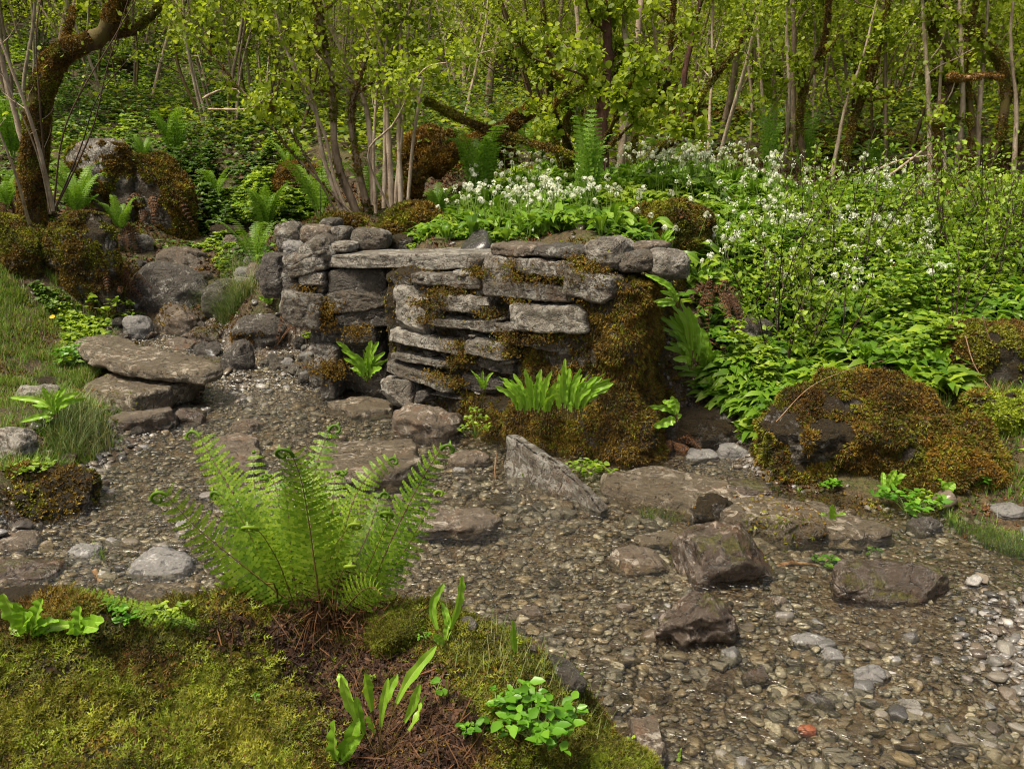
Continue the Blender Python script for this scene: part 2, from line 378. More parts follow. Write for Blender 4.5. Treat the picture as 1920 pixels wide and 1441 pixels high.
M['darkstem'] = leafmat('dark stem', (.02, .012, .01), (.045, .026, .018), (.08, .05, .03), .0, .7)
M['greenstem'] = leafmat('green stem', (.10, .17, .03), (.14, .22, .04), (.17, .26, .05), .1, .6)

def bark(name, dark, base, light, moss=0., mosscol=(.09, .075, .012), band=8.):
    n = N(name); c = n.coord(); s = n.stretch(c, (1, 1, .25)); s2 = n.stretch(c, (1, 1, 2.2))
    col = n.ramp(n.noise(s, 22, 8, .65), [(.3, dark), (.52, base), (.7, light)])
    col = n.mix(n.mr(n.noise(s2, band*1.6, 5, .6), .58, .68, 0, .6), col, dark)
    if moss:
        mm = n.noise(c, 5.5, 8, .65, .5); col = n.mix(n.mr(mm, .7-.3*moss, .76-.3*moss), col, mosscol)
    h = n.math('ADD', n.noise(s, 30, 8, .7), n.noise(c, 60, 4, .7))
    return n.done(n.bsdf(col, .8, n.bump(h, .6, .01), .3))
M['barkpale'] = bark('pale bark', (.16, .115, .08), (.34, .27, .2), (.52, .45, .37), .15)
M['barkmid'] = bark('grey brown bark', (.09, .062, .042), (.2, .15, .105), (.34, .275, .2), .35)
M['barkmoss'] = bark('mossy bark', (.025, .017, .01), (.07, .045, .022), (.15, .105, .055), .75, (.075, .058, .012))
M['barkred'] = bark('red bark', (.03, .015, .01), (.09, .04, .028), (.17, .09, .06), .3)
M['stick'] = bark('stick wood', (.12, .06, .03), (.28, .17, .1), (.42, .3, .2))

n = N('stream gravel'); c = n.coord('Object', False)          # ground sheet: gravel in the bed, soil and moss on the banks
vo = n.a('TexVoronoi', {'Vector': n.mix(.06, c, n.a('TexNoise', {'Vector': c, 'Scale': 30.}).outputs['Color'], 'ADD'), 'Scale': 52.})
g1 = n.ramp(n.a('SeparateColor', {0: vo.outputs['Color']}).outputs[0], [(0, (.035, .028, .02)), (.3, (.09, .07, .05)), (.6, (.14, .115, .085)), (.8, (.10, .096, .09)), (1, (.24, .22, .19))])
g1 = n.mix(n.mr(vo.outputs['Distance'], .45, .75), g1, (.02, .014, .01))
g1 = n.mix(n.mr(n.noise(c, 1.3, 4), .45, .62, 0, .55), g1, (.14, .095, .055))
soil = n.ramp(n.noise(c, 3, 9, .7, .5), [(.3, (.018, .012, .007)), (.5, (.05, .035, .015)), (.62, (.05, .06, .012)), (.78, (.12, .08, .035))])
soil = n.mix(n.mr(n.noise(c, 28, 6, .8), .48, .62, 0, .8), soil, (.13, .085, .045)); soil = n.mix(n.mr(n.noise(c, 55, 5, .8), .5, .38, 0, .9), soil, (.01, .008, .005))
att = n.a('Attribute', attribute_name='bed').outputs['Fac']
hh = n.math('ADD', n.math('MULTIPLY', vo.outputs['Distance'], -.8), n.noise(c, 60, 5, .7))
M['ground'] = n.done(n.bsdf(n.mix(n.mr(n.math('ADD', att, n.math('MULTIPLY', n.math('SUBTRACT', n.noise(c, 6, 5), .5), .5)), .4, .6), soil, g1), .7, n.bump(hh, .8, .012), .3))

def pebmat(name, stops, rough):
    n = N(name); c = n.coord(); r = n.math('FRACT', n.math('ADD', n.a('NewGeometry').outputs['Random Per Island'], n.a('ObjectInfo').outputs['Random']))
    col = n.ramp(r, stops)
    col = n.mix(n.mr(n.noise(c, 40, 6, .65, 1.), .5, .7, 0, .6), col, n.mix(.5, col, (.3, .28, .25)))
    col = n.mix(n.mr(n.noise(n.stretch(c, (1, 1, 4)), 30, 4, .6, .6), .52, .4, 0, .6), col, n.mix(.6, col, (.02, .015, .012)))
    return n.done(n.bsdf(col, rough, n.bump(n.noise(c, 90, 6, .7), .35, .006), .5))
PS = [(0, (.03, .029, .028)), (.14, (.12, .118, .112)), (.3, (.18, .165, .14)), (.42, (.10, .075, .05)), (.52, (.05, .045, .042)), (.6, (.24, .235, .23)), (.7, (.08, .06, .042)), (.8, (.22, .18, .13)), (.9, (.13, .125, .12)), (1, (.42, .4, .36))]
M['pebble'] = pebmat('pebbles', PS, .2)
M['pebred'] = pebmat('red pebble', [(0, (.3, .09, .05)), (1, (.34, .12, .07))], .35)

n = N('water'); c = n.coord('Object', False)
wv = n.noise(n.stretch(c, (1.0, 1.0, 1)), 11, 3, .5, .8); wv2 = n.noise(n.stretch(c, (.8, 1.2, 1)), 32, 2, .5, .5)
b = n.bump(n.math('ADD', wv, n.math('MULTIPLY', wv2, .45)), 1., .032)
fr = n.a('Fresnel', {'IOR': 1.45, 'Normal': b}).outputs[0]
gl = n.a('BsdfGlossy', {'Color': (1, 1, 1, 1), 'Roughness': .22, 'Normal': b}).outputs[0]
tr = n.a('BsdfTransparent', {'Color': (.90, .87, .76, 1)}).outputs[0]
M['water'] = n.done(n.a('MixShader', {0: fr, 1: tr, 2: gl}).outputs[0])
n = N('foam water'); c = n.coord('Object', False)
M['foam'] = n.done(n.a('MixShader', {0: n.mr(n.noise(c, 30, 6, .7), .5, .68, .05, .75), 1: n.a('BsdfTransparent').outputs[0], 2: n.bsdf((.75, .78, .8), .2)}).outputs[0])

# ------------------------------------------------------------------ ground sheet and water
def ground():
    nx, ny = 420, 420
    u = np.linspace(-1, 1, nx); v = np.linspace(-1, 1, ny)
    xs = np.sinh(u*3.9)/np.sinh(3.9)*60; ys = 4.3+np.sinh(v*3.9)/np.sinh(3.9)*58
    X, Y = np.meshgrid(xs, ys, indexing='ij'); Z = H(X, Y); s = sdist(X, Y)
    g = Geo().add(np.stack([X, Y, Z], -1), grid(nx, ny)); o = g.obj('ground', M['ground'])
    at = o.data.attributes.new('bed', 'FLOAT', 'POINT'); at.data.foreach_set('value', sstep(-.12, .08, s).ravel().astype(np.float32))
    tag(o, kind='structure', label='ground of woodland soil and gravel stream bed')
    xs = np.arange(-3.6, 6.5, .045); ys = np.arange(.4, 8.6, .045); X, Y = np.meshgrid(xs, ys, indexing='ij')
    Z = level(X, Y)+n2(X, Y, 6, 31, 2)*.0035; Fc = grid(len(xs), len(ys)); ok = (sdist(X, Y) > -.22).ravel()
    Fc = Fc[ok[Fc].all(1)]; used = np.zeros(X.size, bool); used[Fc] = True; ren = np.cumsum(used)-1
    V = np.stack([X, Y, Z], -1).reshape(-1, 3)[used]; Geo().add(V, ren[Fc]).obj('water', M['water'])
    tag(bpy.data.objects['water'], kind='structure', label='shallow clear stream water')
ground()
# ------------------------------------------------------------------ stones and slabs
def moss_tuft(kind, R):
    """template of one moss tuft, unit height"""
    g = Geo()
    if kind == 'feather':                                   # small branching frond lying on the cushion
        for b in range(3):
            a = b*2.1+R.uniform(0, 1); d = np.array([math.cos(a), math.sin(a), .55]); d /= np.linalg.norm(d); s = np.cross(d, [0, 0, 1]); s /= np.linalg.norm(s)
            up = np.cross(s, d)
            P = [d*t+up*(-.25*t*t) for t in np.linspace(0, 1, 5)]
            V = [P[0]-s*.05, P[0]+s*.05, P[-1]]; Fc = [[0, 1, 2]]
            for i in range(1, 5):
                for sg in (-1, 1):
                    q = P[i-1] if i else P[0]; L = .42*(1-.16*i)
                    k = len(V); V += [q+d*.02, q+d*.17, q+s*sg*L+d*(.18+.05*i)]; Fc.append([k, k+1, k+2])
            g.add(V, Fc)
    else:
        for b in range(5):
            a = b*1.257+R.uniform(0, .6); d = np.array([math.cos(a), math.sin(a), R.uniform(.5, 1.4)]); d /= np.linalg.norm(d); s = nrmz(np.cross(d, [0, 0, 1]))
            g.add([-s*.12, s*.12, d*.55+s*.16, d*1.0, d*.55-s*.16], [[0, 1, 2], [0, 2, 4], [4, 2, 3]])
    V = g.verts(); return V, g.tris()
MT = {k: [moss_tuft(k, rng(40+i)) for i in range(3)] for k in ('feather', 'simple')}
def mossify(parent, V, T, n, seed, size=.02, mats=('moss_brown',), wfun=None, droop=.35, kind='simple', lift=0., name='moss', an=(1, 1)):
    """tufts grown over a surface, one mesh under its stone"""
    R = rng(seed); P, Nn = sample_surface(V, T, n, R, wfun)
    if len(P) == 0: return None
    g = Geo(); pick = R.integers(0, 3, len(P)); mf = fbm(P*3.1+seed, 3)+R.normal(size=len(P))*.16
    q = np.quantile(mf, np.linspace(0, 1, len(mats)+1)); mi = np.clip(np.searchsorted(q, mf)-1, 0, len(mats)-1)
    Z = nrmz(Nn+R.normal(size=P.shape)*.45+np.array([0, 0, -droop])*(1-np.abs(Nn[:, 2:3]))); X, Y, Z = basis(Z, R)
    sc = size*R.uniform(.5, 1.35, len(P)); P = P+Nn*lift
    for k in range(3):
        for m in range(len(mats)):
            s = (pick == k) & (mi == m)
            if s.any(): tv, tf = MT[kind][k]; g.add(*inst(tv, tf, P[s], X[s], Y[s], Z[s], np.stack([sc[s]*an[0], sc[s]*an[0], sc[s]*an[1]], -1)), m)
    o = g.obj(name, [M[a] for a in mats], parent); return o

def add_stone(name, Q, Fc, mat, loc, label=None, cat=None, group=None, parent=None):
    g = Geo().add(Q, Fc); o = g.obj(name, M[mat] if isinstance(mat, str) else mat, parent); o.location = loc
    return tag(o, label, cat, group)

def boulder(box, mat, name, label, cat='rock', seed=1, dr=.8, k=3.2, cuts=8, rz=0., ry=0., rough=.07, D=None, n=22, group=None, moss=None, sink=.5, strata=.03, wide=1.):
    x0, y0, x1, y1 = box; cx = (x0+x1)/2
    b = onG(cx, y1) if D is None else atY(cx, y1, D)
    wd = (x1-x0)/F*np.hypot(b[1], CAMZ-b[2])*1.0; dp = wd*dr; yc = b[1]+dp/2
    zt = atY(cx, y0, b[1]+dp*.6)[2]; h = max(zt-b[2], .012); xc = (cx-960)/F*(yc*math.cos(PITCH)+(CAMZ-b[2])*math.sin(PITCH))
    hh = h*(1+sink); R_ = rotm(0, ry, rz)
    ex = wd*1.04*wide
    Q, Fc = rockgeo((ex, dp, hh), seed, k, cuts, rough, strata, n)
    Q = Q@R_.T
    s = np.ptp(Q[:, 0]); Q[:, 0] *= ex/s; Q[:, 2] -= Q[:, 2].max()-hh/2          # fit the outline in width and height
    o = add_stone(name, Q, Fc, mat, (xc, yc, b[2]+h-hh/2), label, cat, group)
    if moss:
        T = np.r_[Fc[:, :3], Fc[:, [0, 2, 3]]]; mk = dict(moss); nn = mk.pop('n'); thr = mk.pop('thr', 0.); f = mk.pop('f', 2.5); zw = mk.pop('zw', .3); zf = mk.pop('zf', 0.)
        mossify(o, Q, T, nn, seed+5, wfun=lambda C, Nn: ((fbm(C*f+seed, 3)+zw*Nn[:, 2]+zf*(C[:, 2]/hh)) > thr).astype(float), **mk)
    return o

def polyslab(pix, zt, thick, mat, name, label, cat='slab', seed=1, tilt=(0, 0), rough=.012, group=None, moss=None, sub=9):
    """flat stone: its top outline is seen at height zt"""
    O = np.array([atZ(p[0], p[1], zt) for p in pix])[:, :2]; c = O.mean(0); O = O-c
    P = np.r_[O, O[:1]]; n = 90; L = np.r_[0, np.cumsum(np.linalg.norm(np.diff(P, axis=0), axis=1))]; t = np.linspace(0, L[-1], n, endpoint=False)
    E = np.stack([np.interp(t, L, P[:, 0]), np.interp(t, L, P[:, 1])], -1)
    nn = nrmz(E); off = rng(seed).uniform(0, 40, 3)
    E = E+nn*(fbm(np.c_[E*5, np.zeros(n)]+off, 4)*.035)[:, None]
    rows = [(r, 0.) for r in np.linspace(.001, .93, sub)]+[(.975, -.004), (1., -.02)]+[(1.0+.02*math.sin(a*3), -.02-(thick-.02)*a) for a in np.linspace(.12, 1, 7)]+[(.8, -thick)]
    V = []
    for r, z in rows:
        q = np.c_[E*r, np.full(n, z)]; V.append(q)
    V = np.array(V); m = len(rows)
    d = fbm(V*6+off, 5); V[..., 2] += d*rough*np.where(V[..., 2] > -.01, 1, .4); V[:, :, :2] += (nn[None]*(fbm(V*np.array([7, 7, 22])+off+5, 4)[..., None]*.022))*(np.array([z < -.01 for r, z in rows])[:, None, None])
    V[..., 2] += V[..., 0]*tilt[0]+V[..., 1]*tilt[1]
    i, j = np.meshgrid(np.arange(m-1), np.arange(n), indexing='ij'); j2 = (j+1) % n
    Fc = np.stack([i*n+j, (i+1)*n+j, (i+1)*n+j2, i*n+j2], -1).reshape(-1, 4)
    o = add_stone(name, V.reshape(-1, 3), Fc, mat, (c[0], c[1], zt), label, cat, group)
    if moss:
        mk = dict(moss); nn_ = mk.pop('n'); wf = mk.pop('w'); T = np.r_[Fc[:, :3], Fc[:, [0, 2, 3]]]
        mossify(o, V.reshape(-1, 3), T, nn_, seed, wfun=wf, **mk)
    return o

def plane_hit(px, py, A, B):
    d = ray(px, py); A = np.array(A, float); B = np.array(B, float); e = (B-A)/np.linalg.norm(B-A); nv = np.array([e[1], -e[0]])
    t = (A@nv)/(d[:2]@nv); p = d*t; return (p[:2]-A)@e, CAMZ+p[2], e, np.array([-e[1], e[0]])   # along, height, direction, away from camera
def planeslab(pix, A, B, thick, mat, name, label, cat, seed, parent=None, lean=0.):
    O = np.array([plane_hit(p[0], p[1], A, B)[:2] for p in pix]); e, nv = plane_hit(960, 900, A, B)[2:]
    if nv[1] < 0: nv = -nv
    c = O.mean(0); O = O-c; P = np.r_[O, O[:1]]; n = 110; L = np.r_[0, np.cumsum(np.linalg.norm(np.diff(P, axis=0), axis=1))]; t = np.linspace(0, L[-1], n, endpoint=False)
    E = np.stack([np.interp(t, L, P[:, 0]), np.interp(t, L, P[:, 1])], -1); off = rng(seed).uniform(0, 40, 3)
    rows = [(r, 0.) for r in np.linspace(.002, .9, 8)]+[(.96, .004), (1., .018)]+[(1., q) for q in np.linspace(.15, .85, 5)*thick]+[(.96, thick), (.5, thick+.01), (.01, thick+.01)]
    V = np.array([np.c_[E*r, np.full(n, z)] for r, z in rows]); m = len(rows)
    fr = fbm(V*7+off, 5)*.014; V[..., 2] += fr*np.where(V[..., 2] < thick*.5, 1, -1); V[..., :2] += nrmz(E)[None]*(fbm(V*np.array([9, 16, 9])+off, 4)*.012)[..., None]
    W = np.zeros_like(V); W[..., :2] = V[..., :1]*e+V[..., 2:3]*nv; W[..., 2] = V[..., 1]; W[..., :2] += nv*(W[..., 2:3]*lean)
    i, j = np.meshgrid(np.arange(m-1), np.arange(n), indexing='ij'); j2 = (j+1) % n
    Fc = np.stack([i*n+j, i*n+j2, (i+1)*n+j2, (i+1)*n+j], -1).reshape(-1, 4)
    if e[0]*nv[1] < 0: Fc = Fc[:, ::-1]
    A = np.array(A, float); xy = A+e*c[0]
    return add_stone(name, W.reshape(-1, 3), Fc, mat, (xy[0], xy[1], c[1]), label, cat, None, parent)

# ---- the dry stone well house: front wall, its mossy core, left pier, lintel slab
WA = atZ(722, 765, 0)[:2]; WB = atZ(1188, 858, 0)[:2]; WC = np.array([1.22, 6.15])
PA = atZ(560, 741, 0)[:2]; PB = np.array([PA[0]+1., PA[1]-.12])
def zz(x, y): return 480+x/2.286, 380+y/2.286                     # reading off the enlarged crop
def wallstone(box, plane, parent, mat, seed, depth=.32, rot=0., proud=0., k=12., label=None, cuts=4, name='stone', cat=None, yaw=0.):
    (x0, y0), (x1, y1) = zz(box[0], box[1]), zz(box[2], box[3])
    u0, z1, e, nv = plane_hit(x0, y0, *plane); u1, z0, _, _ = plane_hit(x1, y1, *plane)
    if nv[1] < 0: nv = -nv
    wd, h = abs(u1-u0), abs(z1-z0); R = rng(seed)
    cr, sr = abs(math.cos(rot)), abs(math.sin(rot)); w2 = wd/cr*1.06 if rot else wd*1.09; h2 = max(h*1.32-w2*sr*.3, h*.75) if rot else h*1.36
    Q, Fc = rockgeo((w2, depth, h2), seed, k, cuts, .055, .008, 34, (.85, 1.1))
    Q = Q@rotm(0, -rot, 0).T; a = math.atan2(e[1], e[0])+R.uniform(-.05, .05)+yaw; Q = Q@rotm(0, 0, a).T
    c = np.array(plane[0])+e*(u0+u1)/2+nv*(depth/2-proud+R.uniform(-.015, .015))
    return add_stone(name, Q, Fc, mat, (c[0], c[1], (z0+z1)/2), label, cat, None, parent)

well = tag(empty('dry_stone_wall', (WA[0], WA[1], 0)), 'grey lichen covered dry stone wall of the well, its right end buried in brown moss', 'stone wall')
def child(o, par):
    o.parent = par; o.location = Vector(o.location)-par.location; return o
ST = [((667,300,950,372),.02,'wallrock',0),((970,235,1105,347),.03,'palerock',0),((1115,238,1370,318),.06,'wallrock',0),((765,385,1005,480),.04,'palerock',.04),((995,330,1350,425),.06,'wallrock',0),
  ((1345,290,1550,415),.11,'wallrock',-.1),((597,375,727,548),.03,'palerock',0),((750,475,1118,568),.05,'wallrock',.03),((1118,425,1430,562),.09,'palerock',.05),((582,548,880,655),.05,'palerock',-.06),
  ((590,640,872,718),.04,'wallrock',-.04),((910,575,1092,672),.05,'palerock',-.03),((945,668,1090,740),.0,'wallrock',0),((578,690,850,795),.05,'wallrock',-.13),((553,745,690,878),.06,'palerock',.1),
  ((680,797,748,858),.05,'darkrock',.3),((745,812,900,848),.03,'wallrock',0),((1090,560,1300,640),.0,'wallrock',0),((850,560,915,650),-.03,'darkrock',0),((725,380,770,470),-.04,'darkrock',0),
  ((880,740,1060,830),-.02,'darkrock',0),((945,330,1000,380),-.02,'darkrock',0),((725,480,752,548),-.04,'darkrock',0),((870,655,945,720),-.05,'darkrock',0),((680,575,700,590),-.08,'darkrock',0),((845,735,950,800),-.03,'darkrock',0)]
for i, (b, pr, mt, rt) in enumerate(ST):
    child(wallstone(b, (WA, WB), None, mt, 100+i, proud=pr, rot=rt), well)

def packing():
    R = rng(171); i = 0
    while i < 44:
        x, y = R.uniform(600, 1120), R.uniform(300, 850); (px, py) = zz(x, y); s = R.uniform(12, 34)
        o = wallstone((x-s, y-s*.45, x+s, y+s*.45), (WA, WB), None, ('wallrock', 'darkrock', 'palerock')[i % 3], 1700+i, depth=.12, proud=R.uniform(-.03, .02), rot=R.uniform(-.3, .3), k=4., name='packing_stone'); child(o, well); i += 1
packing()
# core of the wall: front face, corner, side face and top as one sheet of rubble and moss
def core():
    e1 = (WB-WA); L1 = np.linalg.norm(e1); e2 = WC-WB; L2 = np.linalg.norm(e2); ns, nr = 260, 120
    s = np.linspace(0, L1+L2, ns); per = np.where((s < L1)[:, None], WA+e1*(s/L1)[:, None], WB+e2*((s-L1)/L2)[:, None])
    ker = np.hanning(41)**3; ker /= ker.sum()
    pad = np.r_[per[:1]+(per[:1]-per[1:2])*np.arange(20, 0, -1)[:, None], per, per[-1:]+(per[-1:]-per[-2:-1])*np.arange(1, 21)[:, None]]
    per = np.stack([np.convolve(pad[:, i], ker, 'valid') for i in range(2)], -1)
    T = nrmz(np.gradient(per, axis=0)); out = np.stack([T[:, 1], -T[:, 0]], -1)
    top = np.interp(s, [0, .35*L1, L1*.9, L1, L1+L2], [.90, .93, .98, .96, .90]); r = np.linspace(0, 1, nr)
    mossy = sstep(.42, .75, (s/L1))[None]*np.ones((nr, 1))
    V = np.zeros((nr, ns, 3)); 
    for i, q in enumerate(r):
        if q < .75:
            z = -.15+(top+.15)*(q/.75); t = q/.75
            u = s/L1; mz = sstep(-.1, .1, (u-.60)-(z-.35)*.42); mz = np.maximum(mz, sstep(.0, .08, (.24-z))*sstep(.28, .42, u)); mz = np.where(s > L1, 1, mz)
            off = -.055*(1-mz)+mz*(.015+.10*sstep(.6, .05, t)*sstep(.3, .7, u)+.02*math.sin(t*9)); xy = per+out*off[:, None]; V[i, :, :2] = xy; V[i, :, 2] = z
        else:
            d = (q-.75)/.25*.55; V[i, :, :2] = per+out*(-.09)-out*d; V[i, :, 2] = top+.01+.02*math.sin(d*3)
    P = V.reshape(-1, 3); Nn = np.zeros_like(V); Nn[..., :2] = out[None]; Nn[nr*3//4:] = (0, 0, 1)
    P = P+Nn.reshape(-1, 3)*(fbm(P*np.array([3.5, 3.5, 6])+3, 5)*.045+fbm(P*14+3, 3)*.02)[:, None]
    Fc = grid(nr, ns)[:, ::-1]
    o = Geo().add(P, Fc).obj('rubble_core', M['mossrock'], well, None); o.location = -well.location
    o.matrix_parent_inverse = Matrix.Identity(4)
    Tt = np.r_[Fc[:, :3], Fc[:, [0, 2, 3]]]
    def wf(C, Nn):
        d = (C[:, :2]-WA); u = (d@(e1/L1))/L1; dd = d@np.array([e1[1], -e1[0]])/L1
        z = C[:, 2]; bd = fbm(C*2.2+5, 4)*.35
        m = sstep(-.02, .12, (u-.60)-(z-.40)*.45+bd); m = np.maximum(m, sstep(-.02, .06, .24-z+bd*.4)*sstep(.3, .45, u)); m = np.where(u > .97, sstep(-.5, -.2, bd+.12), m)
        return m*(.35+sstep(-.35, .15, fbm(C*6+2, 3)))+.04
    mo = mossify(well, P, Tt, 60000, 77, .0155, ('moss_brown', 'moss_brown', 'moss_green', 'moss_brown', 'moss_orange', 'moss_green', 'moss_brown'), wf, droop=1.6, name='moss_cover', an=(.75, 1.7))
    mo.location = -well.location; return P, Tt
CP, CT = core()
# moss creeping over the wall joints
def tufts_at(parent, pts, n, spread, seed, mats, size=.02, droop=.8, name='moss', world=True):
    R = rng(seed); pts = np.array(pts, float); k = R.integers(0, len(pts), n); P = pts[k]+R.normal(size=(n, 3))*np.array(spread)
    X, Y, Z = basis(np.array([0, -.8, .4])+R.normal(size=(n, 3))*.5+np.array([0, 0, -droop*.5]), R); g = Geo(); mi = R.integers(0, len(mats), n)
    for m in range(len(mats)):
        s = mi == m
        if s.any(): g.add(*inst(*MT['simple'][m % 3], P[s], X[s], Y[s], Z[s], size*R.uniform(.5, 1.3, s.sum())), m)
    o = g.obj(name, [M[a] for a in mats], parent)
    if parent is not None and world: o.location = -parent.location
    return o
def wpt(x, y, pr=.03, plane=None):
    pl = plane or (WA, WB); px, py = zz(x, y); e, nv = plane_hit(px, py, *pl)[2:]
    if nv[1] < 0: nv = -nv
    sp = (np.array(pl[0])-nv*pr, np.array(pl[1])-nv*pr); u, z, _, _ = plane_hit(px, py, *sp)
    q = sp[0]+e*u; return np.array([q[0], q[1], z])
tufts_at(well, [wpt(x, y) for x, y in [(780,385),(850,378),(720,430),(740,500),(950,300),(1110,265),(1120,320),(1200,325),(1290,320),(1380,290),(1400,330),(1420,300),(1440,260),(1480,320),(1500,350),(1390,350),(1470,290),(1440,400),(1080,560),(1150,570),(1210,580),(1260,575),(870,610),(890,660),(860,690),(1090,590),(1090,640),(760,740),(820,755),(860,770),(1380,240),(970,290),(1010,620),(1130,420),(1000,470),(800,430)]],
         6500, (.045, .03, .020), 88, ('moss_brown', 'moss_green', 'moss_orange', 'moss_brown'), .0125, name='moss_tufts')

pier = tag(empty('stone_pier', (PA[0], PA[1], 0)), 'left pier of the well, stacked dark stone blocks beneath the end of the lintel slab', 'stone pier')
SP = [((312,283,415,305),.0,'palerock',0),((300,290,556,408),.02,'darkrock',.06),((300,372,580,470),.03,'wallrock',.1),((330,450,590,532),.01,'darkrock',.04),((225,520,515,622),.02,'darkrock',-.03),
  ((245,608,355,685),.05,'wallrock',0),((228,680,305,765),.06,'wallrock',0),((280,758,352,830),.05,'darkrock',0),((505,480,590,640),-.22,'darkrock',0),((500,640,590,760),-.25,'darkrock',0),((350,610,530,700),-.06,'darkrock',0),((345,690,540,830),-.10,'darkrock',0),
  ((140,240,300,310),.05,'wallrock',.25),((120,200,300,275),.05,'wallrock',.3),((190,300,302,352),.04,'palerock',.05),((245,340,305,385),.0,'wallrock',.1),((110,300,195,410),.04,'darkrock',.0),((115,385,295,520),.12,'wallrock',-.12),((205,398,300,432),.1,'darkrock',0),((110,300,320,520),-.25,'darkrock',0)]
for i, (b, pr, mt, rt) in enumerate(SP):
    child(wallstone(b, (PA, PB), None, mt, 200+i, proud=pr, rot=rt, depth=.34), pier)
tufts_at(pier, [wpt(x, y, .05, (PA, PB)) for x, y in [(290,470),(300,520),(310,440),(260,700),(280,720),(320,700),(340,730),(200,380),(260,440),(330,690),(420,560),(460,545)]], 2000, (.05, .03, .03), 89, ('moss_brown', 'moss_orange', 'moss_brown'), .013, name='moss_tufts')

# lintel slab spanning pier and wall
LA = np.array([atY(597, 490, 6.12)[0], 6.12]); LB = np.array([atY(920, 490, 5.52)[0], 5.52])
lint = planeslab([(597,480),(640,477.5),(700,477),(780,475.5),(860,475.5),(918,474),(924,482),(905,492),(898,503),(860,504),(815,508),(760,502),(700,503),(660,504),(612,501),(598,492)], LA, LB, .46, 'palerock', 'lintel_slab', 'long flat pale slab laid across the opening of the stone well', 'stone slab', 61)

# ---- loose stones on top of the wall and left of the slab
CAPS = [((1003,178,1192,240),'brownrock','flat brownish capstone next to the right end of the long slab',.0,5),((1190,182,1412,246),'darkrock','long dark capstone between the brown capstone and the pale pointed one',0,5),
 ((1385,158,1560,300),'palerock','pale pointed capstone, the tallest stone on the wall top',.15,3.2),((1530,183,1645,240),'brownrock','small smooth capstone just behind the pale pointed one',.0,4),
 ((1555,218,1715,300),'wallrock','grey capstone right of the pale pointed one',.05,4),((1688,216,1865,325),'palerock','rightmost capstone, dark with a white blotch, overhanging the mossy wall end',-.08,3.6)]
for i, (b, mt, lab, rt, k) in enumerate(CAPS):
    q = wallstone(b, (WA, WB) if i < 4 else (WB+np.array([-.05, .05]), WB+np.array([.95, .1])), None, mt, 300+i, proud=.03 if i != 3 else -.15, rot=rt, k=k, label=lab, name='capstone', cat='stone', depth=.3, cuts=7)
TL = [((90,172,205,240),'greyrock','rounded grey stone at the left end of the loose stone heap'),((172,108,305,185),'brownrock','dark angular block on top of the loose stone heap'),((300,115,392,182),'wallrock','angular dark stone between two bigger ones on the heap behind the slab'),
 ((388,122,552,208),'wallrock','widest layered stone on the heap directly behind the slab'),((303,176,402,216),'palerock','small flat pale stone behind the left end of the slab'),((258,78,335,138),'darkrock','small dark stone at the back of the heap'),
 ((60,100,180,215),'wallrock','lichen covered rock left of the loose heap'),((-5,245,122,400),'darkrock','smooth dark blue grey boulder leaning against the left pier'),((545,150,680,210),'mossrock','low mossy stone behind the slab'),((175,160,310,290),'wallrock','tilted layered block leaning on the left end of the slab')]
for i, (b, mt, lab) in enumerate(TL):
    back = [.25, .2, .3, .3, .05, .5, .35, .0, .55, -.04][i]
    pa = PA+np.array([0, back+(.0)])
    wallstone(b, (pa, pa+np.array([1., -.1])), None, mt, 330+i, proud=0, rot=[0,-.12,0,-.1,0,0,.1,0,0,.55][i], k=3.6, label=lab, name='loose_stone', cat='stone', depth=.3, cuts=9)

# ---- flat slabs
mk = lambda n, w, **k: dict(n=n, w=w, **k)
edge = lambda C, Nn: ((Nn[:, 2] < .5)*(fbm(C*5, 3) > -.15)).astype(float)
polyslab([(142,640),(180,631),(222,630),(270,648),(340,661),(400,670),(414,684),(375,695),(300,691),(210,681),(160,662)], .26, .075, 'slabrock', 'flat_stone', 'long tan slab with grass growing across it, upper slab of the left bank', 'flat stone', 401, tilt=(-.03, 0))
polyslab([(155,716),(204,699),(270,686),(335,687),(372,693),(350,712),(313,726),(251,741),(190,735)], .15, .15, 'slabrock', 'flat_stone', 'smooth brown slab below the grassy tan one, reaching into the pool', 'flat stone', 402, moss=mk(700, edge, size=.018, mats=('moss_green', 'moss_brown')))
boulder((340,668,424,722), 'wetrock', 'boulder', 'dark wet block under the right tip of the grassy tan slab', seed=403, k=4)
polyslab([(206,778),(245,768),(322,762),(318,770),(270,782),(215,789)], .10, .12, 'brownrock', 'flat_stone', 'narrow flat dark stone below the smooth brown slab', 'flat stone', 404)
polyslab([(600,882),(588,845),(640,826),(775,822),(793,864),(740,882),(660,888)], .085, .13, 'slabrock', 'flat_stone', 'square brown slab in midstream just behind the big fern', 'flat stone', 405, rough=.006)
polyslab([(400,822),(440,812),(478,818),(492,845),(470,870),(430,868)], .035, .08, 'brownrock', 'flat_stone', 'brown flat rock barely above the water, left of the square midstream slab', 'flat stone', 406)
polyslab([(612,752),(660,743),(735,748),(738,766),(660,772)], .03, .08, 'slabrock', 'flat_stone', 'thin tan slab awash at the opening of the well', 'flat stone', 407)
polyslab([(1130,880),(1229,869),(1357,898),(1437,925),(1532,954),(1543,980),(1484,985),(1373,961),(1293,937),(1197,922),(1139,903)], .065, .14, 'slabrock', 'flat_stone', 'largest brown slab, speckled with pale lichen, right of the standing pointed stone', 'flat stone', 408, tilt=(.035, .0), moss=mk(1500, lambda C, Nn: ((Nn[:, 2] < .4)*(C[:, 0] > .1)).astype(float), size=.022, mats=('moss_brown', 'moss_green')))
